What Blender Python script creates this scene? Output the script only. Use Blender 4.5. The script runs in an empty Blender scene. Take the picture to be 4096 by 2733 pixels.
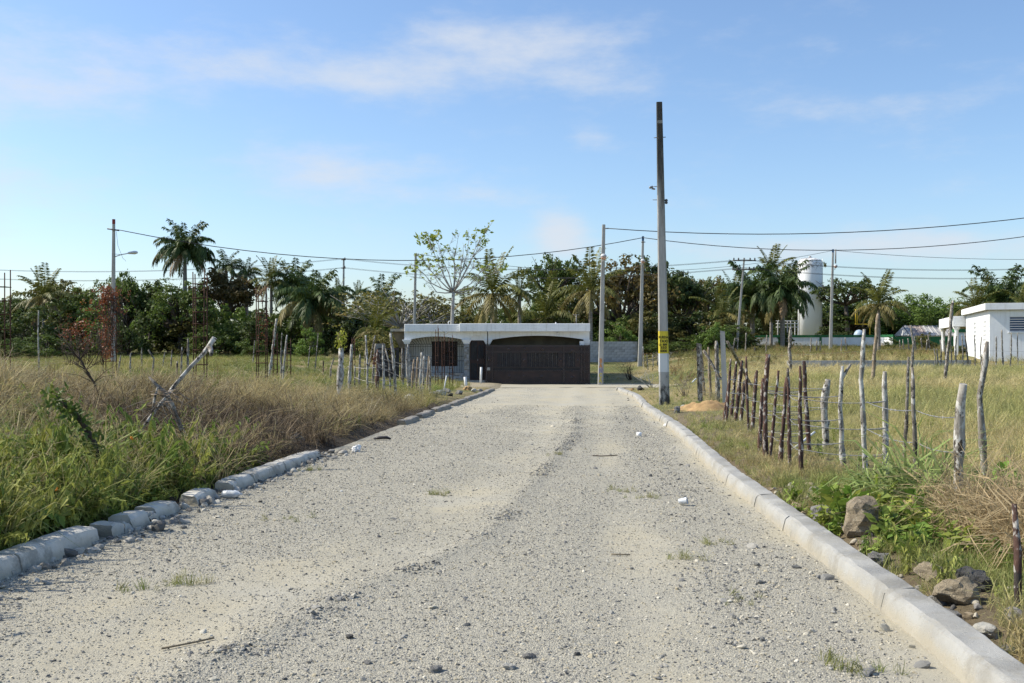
import bpy, bmesh, math, random
import numpy as np
from mathutils import Vector, Matrix, Euler

S = bpy.context.scene
COL = S.collection
R = math.radians
F = 4200.0                     # focal length in photo pixels (4096 wide)
HOR = 1382.0                   # horizon row
ZC = 1.6                       # eye height

# ------------------------------------------------------------------ camera
cd = bpy.data.cameras.new('camera'); cam = bpy.data.objects.new('camera', cd); COL.objects.link(cam)
cam.location = (0, 0, ZC); cam.rotation_euler = (R(90), 0, 0)
cd.sensor_width = 36.0; cd.lens = 36.0*F/4096.0
cd.shift_y = (HOR-1366.5)/4096.0
cd.clip_start = 0.1; cd.clip_end = 6000
S.camera = cam
S.render.engine = 'CYCLES'
S.view_settings.view_transform = 'Standard'; S.view_settings.look = 'None'
S.view_settings.gamma = 1.0; S.view_settings.use_curve_mapping = False
S.view_settings.exposure = 0.92
S.cycles.max_bounces = 4; S.cycles.diffuse_bounces = 2; S.cycles.glossy_bounces = 2; S.cycles.transmission_bounces = 2; S.cycles.transparent_max_bounces = 4
S.cycles.use_adaptive_sampling = True; S.cycles.adaptive_threshold = 0.015; S.cycles.adaptive_min_samples = 8
S.cycles.use_denoising = True; S.cycles.denoising_prefilter = 'NONE'

# ------------------------------------------------------------------ sky and sun
SUN_EL, SUN_AZ = R(43), R(-81)          # azimuth clockwise from +Y: far to the left, slightly ahead
world = bpy.data.worlds.new('World'); S.world = world; world.use_nodes = True
wt = world.node_tree; wn = wt.nodes; wl = wt.links
bg = wn['Background']; bg.inputs[1].default_value = 0.098
sky = wn.new('ShaderNodeTexSky'); sky.sky_type = 'NISHITA'; sky.sun_disc = False
sky.sun_elevation = SUN_EL; sky.sun_rotation = SUN_AZ
sky.air_density = 1.0; sky.dust_density = 0.9; sky.ozone_density = 4.6; sky.altitude = 0
def wmath(op, a, b=None, c=None):
    n = wn.new('ShaderNodeMath'); n.operation = op
    for i, v in enumerate((a, b, c)):
        if v is None: continue
        if isinstance(v, (int, float)): n.inputs[i].default_value = v
        else: wl.new(v, n.inputs[i])
    return n.outputs[0]
tc = wn.new('ShaderNodeTexCoord'); sp = wn.new('ShaderNodeSeparateXYZ'); wl.new(tc.outputs['Generated'], sp.inputs[0])
dx, dy, dz = sp.outputs
az = wmath('ARCTAN2', dx, dy); el = wmath('ARCSINE', dz)
cmb = wn.new('ShaderNodeCombineXYZ'); wl.new(az, cmb.inputs[0]); wl.new(wmath('MULTIPLY', el, 2.6), cmb.inputs[1]); 
def wnoise(scale, detail, rough, dist=0.0):
    n = wn.new('ShaderNodeTexNoise'); n.inputs['Scale'].default_value = scale; n.inputs['Detail'].default_value = detail
    n.inputs['Roughness'].default_value = rough; n.inputs['Distortion'].default_value = dist
    wl.new(cmb.outputs[0], n.inputs['Vector']); return n.outputs['Fac']
n1 = wnoise(9.0, 6, 0.62)
# cloud banks: (azimuth, elevation, half width, half height, weight)
BANKS = [(-.12, .250, .22, .020, .62), (.02, .284, .12, .018, .55), (-.44, .225, .10, .034, .58), (-.17, .165, .085, .024, .52), (-.04, .14, .07, .010, .42),
         (.047, .102, .026, .020, .95), (.33, .089, .16, .015, .72), (.075, .196, .022, .012, .42), (.33, .215, .12, .010, .34), (-.48, .13, .14, .03, .38)]
msum = None
for a0, e0, sa, se, amp in BANKS:
    qa = wmath('DIVIDE', wmath('SUBTRACT', az, a0), sa); qe = wmath('DIVIDE', wmath('SUBTRACT', el, e0), se)
    q = wmath('ADD', wmath('MULTIPLY', qa, qa), wmath('MULTIPLY', qe, qe))
    g_ = wmath('MULTIPLY', wmath('EXPONENT', wmath('MULTIPLY', q, -0.8)), amp)
    msum = g_ if msum is None else wmath('ADD', msum, g_)
dens = wmath('ADD', msum, wmath('MULTIPLY', wmath('SUBTRACT', n1, 0.5), 1.5))
mr = wn.new('ShaderNodeMapRange'); mr.interpolation_type = 'SMOOTHSTEP'; wl.new(dens, mr.inputs[0])
mr.inputs[1].default_value = 0.02; mr.inputs[2].default_value = 1.0; mr.inputs[3].default_value = 0; mr.inputs[4].default_value = .85
mixc = wn.new('ShaderNodeMix'); mixc.data_type = 'RGBA'
wl.new(mr.outputs[0], mixc.inputs['Factor']); wl.new(sky.outputs[0], mixc.inputs['A'])
mixc.inputs['B'].default_value = (4.0, 4.25, 4.65, 1)
wl.new(mixc.outputs['Result'], bg.inputs[0])

sd = bpy.data.lights.new('sun', 'SUN'); sun = bpy.data.objects.new('sun', sd); COL.objects.link(sun)
sd.energy = 3.1; sd.angle = R(0.53); sd.color = (1.0, 0.935, 0.80)
svec = Vector((math.sin(SUN_AZ)*math.cos(SUN_EL), math.cos(SUN_AZ)*math.cos(SUN_EL), math.sin(SUN_EL)))
sun.rotation_euler = svec.to_track_quat('Z', 'Y').to_euler(); sun.location = (-30, 10, 40)

# ------------------------------------------------------------------ terrain shape
HEAD = 0.0693; KS = 0.01048
XR, XL = 1.81, -4.15           # kerb faces, measured from the road axis through the camera
def sstep(a, b, x):
    t = np.clip((np.asarray(x, float)-a)/(b-a), 0, 1); return t*t*(3-2*t)
_rng = np.random.RandomState(7); _tab = _rng.rand(256, 256)
def vnoise(x, y, s=1.0):
    x = np.asarray(x, float)*s+100.3; y = np.asarray(y, float)*s+57.7
    xi = np.floor(x).astype(int); yi = np.floor(y).astype(int); fx = x-xi; fy = y-yi
    fx = fx*fx*(3-2*fx); fy = fy*fy*(3-2*fy)
    t = lambda i, j: _tab[i % 256, j % 256]
    return (t(xi, yi)*(1-fx)+t(xi+1, yi)*fx)*(1-fy)+(t(xi, yi+1)*(1-fx)+t(xi+1, yi+1)*fx)*fy
def fbm(x, y, s=1.0, o=3):
    v = 0; a = .5; t = 0
    for i in range(o): v = v+a*vnoise(x, y, s); t += a; a *= .5; s *= 2.03
    return v/t
def zr(y): return -KS*np.clip(np.asarray(y, float), -20, 60)
def ground(x, y):
    x = np.asarray(x, float); y = np.asarray(y, float)
    base = zr(y)
    back = np.interp(y, [60, 66, 73, 79, 92, 110, 160, 600], [-.63, -.45, 0, .35, .6, .95, 1.3, 2.2])
    base = np.where(y > 60, back, base)
    dl = HEAD*y+XL-0.3-x
    cross = sstep(50.5, 54, y)*(1-sstep(59.5, 62, y))
    zl = np.interp(y, [0, 11, 15, 20, 31, 60, 90], [.30, .42, .68, .62, .18, .42, .55])+.18*(fbm(x, y, .12)-.5)+.12*(fbm(x, y, .6)-.5)
    zl = zl+.10*sstep(-4.6, -7.5, x)*sstep(11.5, 15, y)*(1-sstep(20, 26, y))
    zl = zl-.85*sstep(38, 50, y)*sstep(-15, -7, x)*(1-sstep(62, 80, y))
    zl = np.where(y > 85, zl+(back-.5)*sstep(85, 110, y), zl)
    wl_ = sstep(.15, 4.4, dl)
    z = base*(1-wl_)+zl*wl_ + .10*sstep(0, .25, dl)*(1-wl_)
    dr = x-(HEAD*y+XR+.33)
    zf = np.interp(y, [0, 12, 60, 110, 160, 600], [-.04, -.10, .62, 1.5, 1.7, 2.4])+.16*(fbm(x, y, .15)-.5)+.06*(fbm(x, y, .9)-.5)
    wr = sstep(.3, 7, dr)*(1-cross*(1-sstep(12, 24, dr)))
    z = z*(1-wr)+zf*wr+.09*sstep(0, .25, dr)*(1-wr)*(1-sstep(49, 51, y))
    return z
def g1(x, y): return float(ground(x, y))
def P(u, v, y): return Vector(((u-2048)/F*y, y, ZC+(HOR-v)/F*y))
def hit(u, v, y0=4.0, y1=130.0):
    """where the line of sight through a photo pixel meets the ground"""
    ys = np.linspace(y0, y1, 2500); xs = (u-2048)/F*ys; zs = ZC+(HOR-v)/F*ys
    d = zs-ground(xs, ys); i = np.argmax(d < 0)
    if d[i] >= 0: i = len(ys)-1
    return float(xs[i]), float(ys[i])

# ------------------------------------------------------------------ mesh helpers
class MB:
    def __init__(s): s.v = []; s.f = []; s.sm = []
    def add(s, vs, fs, smooth=False):
        o = len(s.v); s.v += [tuple(p) for p in vs]; s.f += [tuple(i+o for i in f) for f in fs]; s.sm += [smooth]*len(fs)
    def box(s, x0, x1, y0, y1, z0, z1):
        s.add([(x0,y0,z0),(x1,y0,z0),(x1,y1,z0),(x0,y1,z0),(x0,y0,z1),(x1,y0,z1),(x1,y1,z1),(x0,y1,z1)],
              [(0,3,2,1),(4,5,6,7),(0,1,5,4),(1,2,6,5),(2,3,7,6),(3,0,4,7)])
        return s
    def bbox(s, x0, x1, y0, y1, z0, z1, b=.01):
        """box with chamfered vertical and top edges"""
        def ring(i, z): return [(x0+i+b,y0+i,z),(x1-i-b,y0+i,z),(x1-i,y0+i+b,z),(x1-i,y1-i-b,z),(x1-i-b,y1-i,z),(x0+i+b,y1-i,z),(x0+i,y1-i-b,z),(x0+i,y0+i+b,z)]
        vs = ring(0, z0)+ring(0, z1-b)+ring(b, z1); n = 8
        fs = [tuple(range(n-1, -1, -1)), tuple(range(2*n, 3*n))]
        for k in range(2):
            for i in range(n): fs.append((k*n+i, k*n+(i+1)%n, (k+1)*n+(i+1)%n, (k+1)*n+i))
        s.add(vs, fs); return s
    def tube(s, pts, rad, n=8, cap=True, smooth=True, jit=0, rnd=None, twist=0):
        pts = [Vector(p) for p in pts]; m = len(pts)
        if not hasattr(rad, '__len__'): rad = [rad]*m
        vs = []; up = Vector((0, 0, 1))
        d0 = (pts[1]-pts[0]).normalized()
        a = d0.orthogonal().normalized()
        for i, p in enumerate(pts):
            d = (pts[min(i+1, m-1)]-pts[max(i-1, 0)]).normalized()
            a = (a-d*a.dot(d))
            a = a.normalized() if a.length > 1e-6 else d.orthogonal().normalized()
            b = d.cross(a)
            for k in range(n):
                t = 2*math.pi*k/n+twist*i; r = rad[i]*(1+(rnd.uniform(-jit, jit) if rnd else 0))
                vs.append(p+a*(math.cos(t)*r)+b*(math.sin(t)*r))
        fs = []
        for i in range(m-1):
            for k in range(n): fs.append((i*n+k, i*n+(k+1)%n, (i+1)*n+(k+1)%n, (i+1)*n+k))
        s.add(vs, fs, smooth)
        if cap:
            o = len(s.v)-len(vs); s.f += [tuple(o+k for k in range(n-1, -1, -1)), tuple(o+(m-1)*n+k for k in range(n))]; s.sm += [False, False]
        return s
    def lathe(s, prof, n=24, cx=0, cy=0, smooth=True):
        vs = []; 
        for r, z in prof:
            for k in range(n): t = 2*math.pi*k/n; vs.append((cx+r*math.cos(t), cy+r*math.sin(t), z))
        fs = [(i*n+k, i*n+(k+1)%n, (i+1)*n+(k+1)%n, (i+1)*n+k) for i in range(len(prof)-1) for k in range(n)]
        s.add(vs, fs, smooth)
        o = len(s.v)-len(vs); s.f += [tuple(o+k for k in range(n-1, -1, -1)), tuple(o+(len(prof)-1)*n+k for k in range(n))]; s.sm += [False, False]
        return s
    def mesh(s, name):
        me = bpy.data.meshes.new(name); me.from_pydata(s.v, [], s.f); me.polygons.foreach_set('use_smooth', s.sm); me.update(); return me
    def build(s, name, m, parent=None): return link(name, s.mesh(name), m, parent)
def link(name, me, m=None, parent=None, objmat=False):
    o = bpy.data.objects.new(name, me); COL.objects.link(o)
    if m is not None:
        if not me.materials: me.materials.append(m)
        if objmat or me.materials[0] is not m:
            o.material_slots[0].link = 'OBJECT'; o.material_slots[0].material = m
    if parent is not None: o.parent = parent
    return o
def tag(o, label=None, cat=None, group=None, kind=None):
    if label: o['label'] = label
    if cat: o['category'] = cat
    if group: o['group'] = group
    if kind: o['kind'] = kind
    return o
def empty(name, loc=(0, 0, 0), rz=0, label=None, cat=None, group=None):
    o = bpy.data.objects.new(name, None); COL.objects.link(o); o.location = loc; o.rotation_euler = (0, 0, rz); o.empty_display_size = .2
    return tag(o, label, cat, group)
def np_mesh(name, V, Q, attrs=None):
    """fast mesh from arrays; Q is (n,3) or (n,4)"""
    me = bpy.data.meshes.new(name); V = np.asarray(V, np.float32); Q = np.asarray(Q, np.int32); k = Q.shape[1]
    me.vertices.add(len(V)); me.vertices.foreach_set('co', V.ravel())
    me.loops.add(Q.size); me.loops.foreach_set('vertex_index', Q.ravel())
    me.polygons.add(len(Q)); me.polygons.foreach_set('loop_start', np.arange(0, Q.size, k, dtype=np.int32))
    try: me.polygons.foreach_set('loop_total', np.full(len(Q), k, np.int32))
    except Exception: pass
    me.update(calc_edges=True)
    for nm, (typ, dom, dat) in (attrs or {}).items():
        a = me.attributes.new(nm, typ, dom)
        a.data.foreach_set({'FLOAT': 'value', 'INT': 'value', 'FLOAT_VECTOR': 'vector', 'FLOAT_COLOR': 'color'}[typ], np.asarray(dat).ravel())
    return me
ORD = ['zeroth','first','second','third','fourth','fifth','sixth','seventh','eighth','ninth','tenth','eleventh','twelfth','thirteenth','fourteenth','fifteenth','sixteenth','seventeenth','eighteenth','nineteenth','twentieth','twenty-first','twenty-second','twenty-third','twenty-fourth','twenty-fifth','twenty-sixth','twenty-seventh','twenty-eighth','twenty-ninth','thirtieth','thirty-first','thirty-second','thirty-third','thirty-fourth','thirty-fifth','thirty-sixth','thirty-seventh','thirty-eighth','thirty-ninth','fortieth']

# ------------------------------------------------------------------ materials
class NT:
    def __init__(s, name):
        s.m = bpy.data.materials.new(name); s.m.use_nodes = True; s.t = s.m.node_tree; s.n = s.t.nodes; s.l = s.t.links
        s.b = s.n['Principled BSDF']; s.b.inputs['Specular IOR Level'].default_value = .3; s.out = s.n['Material Output']
        s.tc = None
    def co(s, kind='Object'):
        if s.tc is None: s.tc = s.n.new('ShaderNodeTexCoord')
        return s.tc.outputs[kind]
    def noise(s, scale, detail=4, rough=.55, vec=None, stretch=None, dist=0):
        n = s.n.new('ShaderNodeTexNoise'); n.inputs['Scale'].default_value = scale; n.inputs['Detail'].default_value = detail
        n.inputs['Roughness'].default_value = rough; n.inputs['Distortion'].default_value = dist
        v = vec if vec is not None else s.co()
        if stretch:
            mp = s.n.new('ShaderNodeMapping'); mp.inputs['Scale'].default_value = stretch; s.l.new(v, mp.inputs[0]); v = mp.outputs[0]
        s.l.new(v, n.inputs['Vector']); return n.outputs['Fac']
    def vor(s, scale, feature='F1', out='Distance', rnd=1.0, vec=None):
        n = s.n.new('ShaderNodeTexVoronoi'); n.feature = feature; n.inputs['Scale'].default_value = scale; n.inputs['Randomness'].default_value = rnd
        s.l.new(vec if vec is not None else s.co(), n.inputs['Vector']); return n.outputs[out]
    def math(s, op, a, b=None):
        n = s.n.new('ShaderNodeMath'); n.operation = op
        for i, v in enumerate((a, b)):
            if v is None: continue
            if isinstance(v, (int, float)): n.inputs[i].default_value = v
            else: s.l.new(v, n.inputs[i])
        return n.outputs[0]
    def ramp(s, fac, lo, hi, a=0., b=1.):
        n = s.n.new('ShaderNodeMapRange'); n.interpolation_type = 'SMOOTHSTEP'; s.l.new(fac, n.inputs[0])
        for i, v in zip((1, 2, 3, 4), (lo, hi, a, b)): n.inputs[i].default_value = v
        return n.outputs[0]
    def mix(s, fac, a, b, mode='MIX'):
        n = s.n.new('ShaderNodeMix'); n.data_type = 'RGBA'; n.blend_type = mode
        for k, v in (('Factor', fac), ('A', a), ('B', b)):
            if isinstance(v, (int, float)): n.inputs[k].default_value = v
            elif isinstance(v, tuple): n.inputs[k].default_value = (*v[:3], 1)
            else: s.l.new(v, n.inputs[k])
        return n.outputs['Result']
    def col(s, c):
        if isinstance(c, tuple): s.b.inputs['Base Color'].default_value = (*c[:3], 1)
        else: s.l.new(c, s.b.inputs['Base Color'])
        return s
    def rough(s, r):
        if isinstance(r, (int, float)): s.b.inputs['Roughness'].default_value = r
        else: s.l.new(r, s.b.inputs['Roughness'])
        return s
    def bump(s, h, strength=.3, dist=.01):
        n = s.n.new('ShaderNodeBump'); n.inputs['Strength'].default_value = strength; n.inputs['Distance'].default_value = dist
        s.l.new(h, n.inputs['Height']); s.l.new(n.outputs[0], s.b.inputs['Normal']); return s
    def attr(s, name, typ='GEOMETRY', out='Color'):
        n = s.n.new('ShaderNodeAttribute'); n.attribute_name = name; n.attribute_type = typ; return n.outputs[out]
    def rand(s):
        return s.n.new('ShaderNodeObjectInfo').outputs['Random']
    def z(s):
        n = s.n.new('ShaderNodeSeparateXYZ'); s.l.new(s.co(), n.inputs[0]); return n.outputs[2]
    def translucent(s, colr, w=.35):
        tr = s.n.new('ShaderNodeBsdfTranslucent'); 
        if isinstance(colr, tuple): tr.inputs[0].default_value = (*colr, 1)
        else: s.l.new(colr, tr.inputs[0])
        mx = s.n.new('ShaderNodeMixShader'); mx.inputs[0].default_value = w
        s.l.new(s.b.outputs[0], mx.inputs[1]); s.l.new(tr.outputs[0], mx.inputs[2]); s.l.new(mx.outputs[0], s.out.inputs[0]); return s
M = {}
def simple(name, c1, c2, scale=4, rough=.8, bump=.2, bscale=40, bdist=.005, stretch=None, spec=.3, metal=0):
    t = NT(name); c = t.mix(t.ramp(t.noise(scale, 6, .6, stretch=stretch), .35, .68), c1, c2); t.col(c).rough(rough)
    if bump: t.bump(t.noise(bscale, 5, .6, stretch=stretch), bump, bdist)
    t.b.inputs['Specular IOR Level'].default_value = spec; t.b.inputs['Metallic'].default_value = metal
    M[name] = t.m; return t.m
simple('white_paint', (.84,.85,.85), (.76,.775,.78), 1.6, .6, .12, 30)
t = NT('white_paint'); c = t.mix(t.ramp(t.noise(1.6, 6, .6), .35, .68), (.85,.86,.86), (.77,.785,.79))
c = t.mix(t.ramp(t.noise(2.2, 6, .65, stretch=(3.5, 3.5, .22)), .50, .72, 0, .45), c, (.52,.51,.47)); c = t.mix(t.ramp(t.noise(18, 4, .6), .66, .72, 0, .35), c, (.45,.43,.38)); t.col(c).rough(.65).bump(t.noise(30, 5, .6), .15, .006); M['white_paint'] = t.m
simple('white_bright', (.84,.84,.83), (.78,.79,.79), 1.2, .6, .12, 30)
simple('raw_concrete', (.36,.34,.30), (.25,.24,.215), 3, .9, .35, 30)
simple('slab_concrete', (.44,.41,.34), (.30,.27,.22), 2, .9, .35, 30)
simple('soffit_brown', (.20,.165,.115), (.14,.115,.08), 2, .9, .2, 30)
simple('gate_iron', (.040,.024,.022), (.022,.016,.015), 3, .5, .15, 40, spec=.5)
simple('gate_panel', (.038,.021,.018), (.020,.014,.0135), 2.2, .55, .2, 30, spec=.4)
simple('gate_bar', (.10,.085,.08), (.07,.06,.055), 3, .5, 0)
simple('gate_sheet', (.030,.030,.033), (.020,.019,.021), 3, .6, .1, 30)
simple('iron_black', (.022,.02,.02), (.03,.025,.022), 6, .5, .1)
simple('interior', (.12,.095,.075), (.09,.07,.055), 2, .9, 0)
simple('brown_door', (.055,.028,.022), (.032,.018,.016), 5, .5, .15, 20, stretch=(1,1,.1))
simple('stone_veneer', (.36,.38,.40), (.20,.22,.24), 9, .85, .5, 25, .01)
simple('rust', (.105,.050,.032), (.06,.032,.024), 14, .9, .3, 80)
simple('steel', (.38,.38,.38), (.28,.28,.28), 8, .4, 0, metal=.8)
simple('wire_dark', (.035,.035,.037), (.05,.05,.05), 8, .6, 0)
simple('wire_galv', (.30,.30,.30), (.20,.19,.18), 30, .5, 0, metal=.3)
simple('pvc', (.78,.78,.76), (.66,.66,.63), 5, .5, .05)
simple('plastic_white', (.82,.82,.80), (.72,.72,.70), 8, .4, .1)
simple('green_paint', (.028,.16,.055), (.02,.12,.045), 3, .6, .1)
simple('yellow_paint', (.62,.42,.03), (.5,.33,.03), 3, .5, .1)
simple('tin_roof', (.44,.43,.42), (.34,.33,.32), .5, .55, .05, spec=.4)
simple('tin_rust', (.30,.24,.22), (.38,.35,.33), 1.2, .7, .05)
simple('glass_blue', (.02,.05,.13), (.03,.07,.17), 1, .12, 0, spec=.6)
simple('dish_blue', (.42,.52,.62), (.36,.46,.56), 1, .4, 0)
simple('insulator', (.07,.06,.055), (.11,.10,.09), 8, .4, 0)
simple('red_paint', (.25,.03,.025), (.17,.025,.022), 6, .7, .1)
simple('blue_paint', (.05,.13,.25), (.04,.1,.2), 6, .7, .1)
simple('black_paint', (.015,.015,.013), (.025,.024,.018), 20, .8, 0)
simple('orange_sand', (.44,.29,.135), (.30,.19,.09), 5, .95, .6, 60, .01)
simple('lamp_metal', (.62,.63,.63), (.5,.5,.5), 5, .4, 0)
simple('lamp_glass', (.62,.36,.26), (.5,.3,.22), 5, .2, 0, spec=.5)
simple('bulb', (.85,.85,.82), (.8,.8,.78), 5, .3, 0)
simple('dead_twig', (.30,.25,.20), (.17,.13,.10), 12, .9, .3, 60)
simple('dark_twig', (.060,.045,.035), (.10,.07,.05), 12, .9, .3, 60)
simple('white_twig', (.50,.48,.44), (.33,.31,.28), 10, .9, .2, 60)
simple('palm_trunk', (.30,.275,.245), (.19,.17,.145), 3, .9, .5, 12, .03, stretch=(.3,.3,5))
simple('tree_trunk', (.12,.10,.08), (.065,.055,.045), 3, .95, .4, 14, .03)
simple('pale_trunk', (.37,.36,.335), (.25,.235,.21), 3, .9, .3, 16, .02)
simple('letter_orange', (.62,.25,.06), (.5,.2,.06), 8, .8, 0)
simple('letter_yellow', (.60,.48,.06), (.48,.40,.10), 8, .8, 0)
simple('letter_violet', (.24,.20,.30), (.30,.28,.34), 8, .8, 0)
simple('clear_plastic', (.62,.64,.65), (.55,.57,.58), 8, .25, .2, spec=.6)

def painted(name, base, weather):
    t = NT(name); z = t.z()
    c = t.mix(t.ramp(t.noise(2.2, 6, .62, stretch=(1, 1, .35)), .42, .7), base, weather)
    t.col(c).rough(.75).bump(t.noise(60, 4, .6), .15, .004); M[name] = t.m
painted('yellow_band', (.66,.53,.045), (.58,.45,.06)); painted('white_band', (.62,.63,.62), (.40,.40,.38))
def pole_mat(name, mold_top, base_dark, z0, z1):
    t = NT(name); z = t.z()
    c = t.mix(t.ramp(t.noise(1.6, 6, .62, stretch=(3, 3, .5)), .35, .7), (.42,.41,.38), (.30,.29,.265))
    if mold_top:
        f = t.math('ADD', t.math('MULTIPLY', z, .14), t.math('MULTIPLY', t.noise(2.2, 8, .7, stretch=(3, 3, .35)), 1.1))
        c = t.mix(t.ramp(f, 1.28, 1.75), c, (.060,.057,.050))
    if base_dark:
        f = t.math('SUBTRACT', t.noise(7, 9, .75, stretch=(1, 1, .45)), t.math('MULTIPLY', z, .22))
        c = t.mix(t.ramp(f, .30, .50), c, (.055,.052,.048))
    c = t.mix(t.ramp(t.noise(26, 3, .6), .66, .74, 0, .6), c, (.10,.095,.085))
    t.col(c).rough(.9).bump(t.noise(45, 6, .65), .35, .008); M[name] = t.m
pole_mat('pole_near', True, True, 0, 1); pole_mat('pole_plain', False, False, 0, 1)

def bark(name, c1, c2, patch, pw):
    t = NT(name); r = t.rand()
    off = t.n.new('ShaderNodeVectorMath'); off.operation = 'ADD'; cmbn = t.n.new('ShaderNodeCombineXYZ')
    for i in range(3): t.l.new(t.math('MULTIPLY', r, 37.0+i*11), cmbn.inputs[i])
    t.l.new(t.co(), off.inputs[0]); t.l.new(cmbn.outputs[0], off.inputs[1]); v = off.outputs[0]
    c = t.mix(t.ramp(t.noise(12, 6, .65, vec=v, stretch=(1, 1, .3)), .35, .68), c1, c2)
    c = t.mix(t.ramp(t.noise(15, 5, .65, vec=v, stretch=(1, 1, .55)), .57-pw, .62-pw), c, patch)
    c = t.mix(t.ramp(t.noise(8, 5, .65, vec=v, stretch=(1, 1, .8)), .57, .61), c, (.06,.05,.042))
    t.col(c).rough(.95).bump(t.noise(34, 6, .7, vec=v, stretch=(1, 1, .4)), .7, .012); M[name] = t.m
bark('bark_brown', (.125,.070,.052), (.045,.028,.024), (.42,.385,.34), .03)
bark('bark_white', (.40,.37,.32), (.19,.17,.145), (.56,.54,.49), .06)
bark('bark_grey', (.26,.23,.19), (.10,.085,.07), (.46,.435,.39), .04)
bark('bark_tan', (.33,.26,.18), (.20,.15,.10), (.40,.35,.28), .0)

def concrete_kerb(name, c1, c2, c3):
    t = NT(name); geo = t.n.new('ShaderNodeNewGeometry').outputs['Position']
    c = t.mix(t.ramp(t.noise(2.2, 6, .6, vec=geo), .35, .7), c1, c2)
    c = t.mix(t.ramp(t.noise(9, 6, .7, vec=geo), .55, .75), c, c3)
    c = t.mix(t.ramp(t.noise(30, 5, .7, vec=geo), .64, .74, 0, .5), c, (.16,.145,.12))
    sx = t.n.new('ShaderNodeSeparateXYZ'); t.l.new(geo, sx.inputs[0]); ht = t.math('ADD', sx.outputs[2], t.math('MULTIPLY', sx.outputs[1], KS))
    ht = t.math('ADD', ht, t.math('MULTIPLY', t.math('SUBTRACT', t.noise(3, 5, .65, vec=geo), .5), .16))
    c = t.mix(t.ramp(ht, .02, .11, .6, 0), c, (.37,.32,.225))
    c = t.mix(t.ramp(t.noise(1.6, 8, .75, vec=geo), .50, .62, 0, .7), c, (.25,.235,.20))
    t.col(c).rough(.9).bump(t.noise(38, 6, .7, vec=geo), .5, .014); M[name] = t.m
concrete_kerb('kerb_pale', (.37,.362,.335), (.30,.29,.262), (.33,.305,.25))
concrete_kerb('kerb_old', (.66,.63,.56), (.55,.52,.45), (.46,.42,.34))
concrete_kerb('kerb_broken', (.27,.25,.22), (.19,.175,.15), (.33,.31,.28))

def rockmat(name, c1, c2, c3, sc=6):
    t = NT(name); geo = t.n.new('ShaderNodeNewGeometry').outputs['Position']
    c = t.mix(t.ramp(t.noise(sc, 7, .65, vec=geo), .38, .66), c1, c2)
    c = t.mix(t.ramp(t.noise(sc*2.3, 6, .7, vec=geo), .55, .7), c, c3)
    t.col(c).rough(.95).bump(t.noise(sc*6, 8, .75, vec=geo), .9, .03); M[name] = t.m
rockmat('rock_grey', (.24,.23,.21), (.12,.115,.105), (.34,.33,.30))
rockmat('rock_tan', (.38,.31,.21), (.22,.18,.125), (.46,.41,.31), 9)
rockmat('rock_pale', (.52,.50,.44), (.38,.36,.31), (.60,.58,.52))
rockmat('rock_dark', (.075,.072,.068), (.12,.115,.105), (.05,.05,.048))
rockmat('rock_orange', (.52,.34,.16), (.36,.23,.11), (.56,.43,.26))

def foliage(name, c1, c2, c3, tw=.38, rnd=.6):
    """leaf colour: per-leaf attribute plus slow variation"""
    t = NT(name); lv = t.attr('lv', out='Fac')
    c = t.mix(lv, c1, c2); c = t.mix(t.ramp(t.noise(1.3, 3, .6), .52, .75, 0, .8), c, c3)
    hs = t.n.new('ShaderNodeHueSaturation'); t.l.new(c, hs.inputs['Color']); r = t.rand()
    mrn = t.n.new('ShaderNodeMapRange'); t.l.new(r, mrn.inputs[0]); mrn.inputs[3].default_value = 1-.3*rnd; mrn.inputs[4].default_value = 1+.3*rnd
    t.l.new(mrn.outputs[0], hs.inputs['Value'])
    c = hs.outputs[0]; t.col(c).rough(.55); t.translucent(c, tw); M[name] = t.m
foliage('leaf_dark', (0.046,0.073,0.019), (0.097,0.127,0.033), (0.114,0.108,0.031))
foliage('leaf_mid', (0.074,0.118,0.024), (0.147,0.196,0.042), (0.182,0.167,0.046))
foliage('leaf_light', (0.101,0.171,0.029), (0.194,0.275,0.056), (0.228,0.244,0.066))
foliage('leaf_olive', (0.125,0.126,0.035), (0.225,0.204,0.059), (0.265,0.174,0.054))
foliage('leaf_rusty', (0.079,0.078,0.025), (0.171,0.120,0.034), (0.317,0.113,0.029))
foliage('leaf_fresh', (0.265,0.311,0.044), (0.437,0.431,0.069), (0.476,0.431,0.078))
foliage('leaf_tuft', (0.132,0.191,0.029), (0.317,0.359,0.059), (0.397,0.383,0.069))
foliage('vine_dead', (0.171,0.059,0.029), (0.317,0.102,0.039), (0.118,0.054,0.029), .2)
foliage('frond_dark', (0.045,0.078,0.021), (0.093,0.137,0.035), (0.118,0.120,0.029), .2)
foliage('frond_coco', (0.081,0.102,0.023), (0.178,0.178,0.037), (0.221,0.165,0.034), .25)
foliage('frond_yellow', (.17,.145,.045), (.26,.22,.07), (.20,.14,.06), .25)
foliage('frond_dead', (0.265,0.179,0.098), (0.370,0.263,0.146), (0.212,0.132,0.069), .15)
def blade_mat(name, tw=.35):
    t = NT(name); c = t.attr('tint', 'INSTANCER'); lv = t.attr('lv', out='Fac')
    c = t.mix(1.0, c, t.mix(lv, (.72,.74,.7), (1.22,1.2,1.15)), 'MULTIPLY')
    t.col(c).rough(.7); t.translucent(c, tw); M[name] = t.m
blade_mat('blade'); blade_mat('broad_leaf', .3)
t = NT('stone_bits'); c = t.attr('tint', 'INSTANCER'); t.col(c).rough(.9); M['stone_bits'] = t.m

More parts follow.
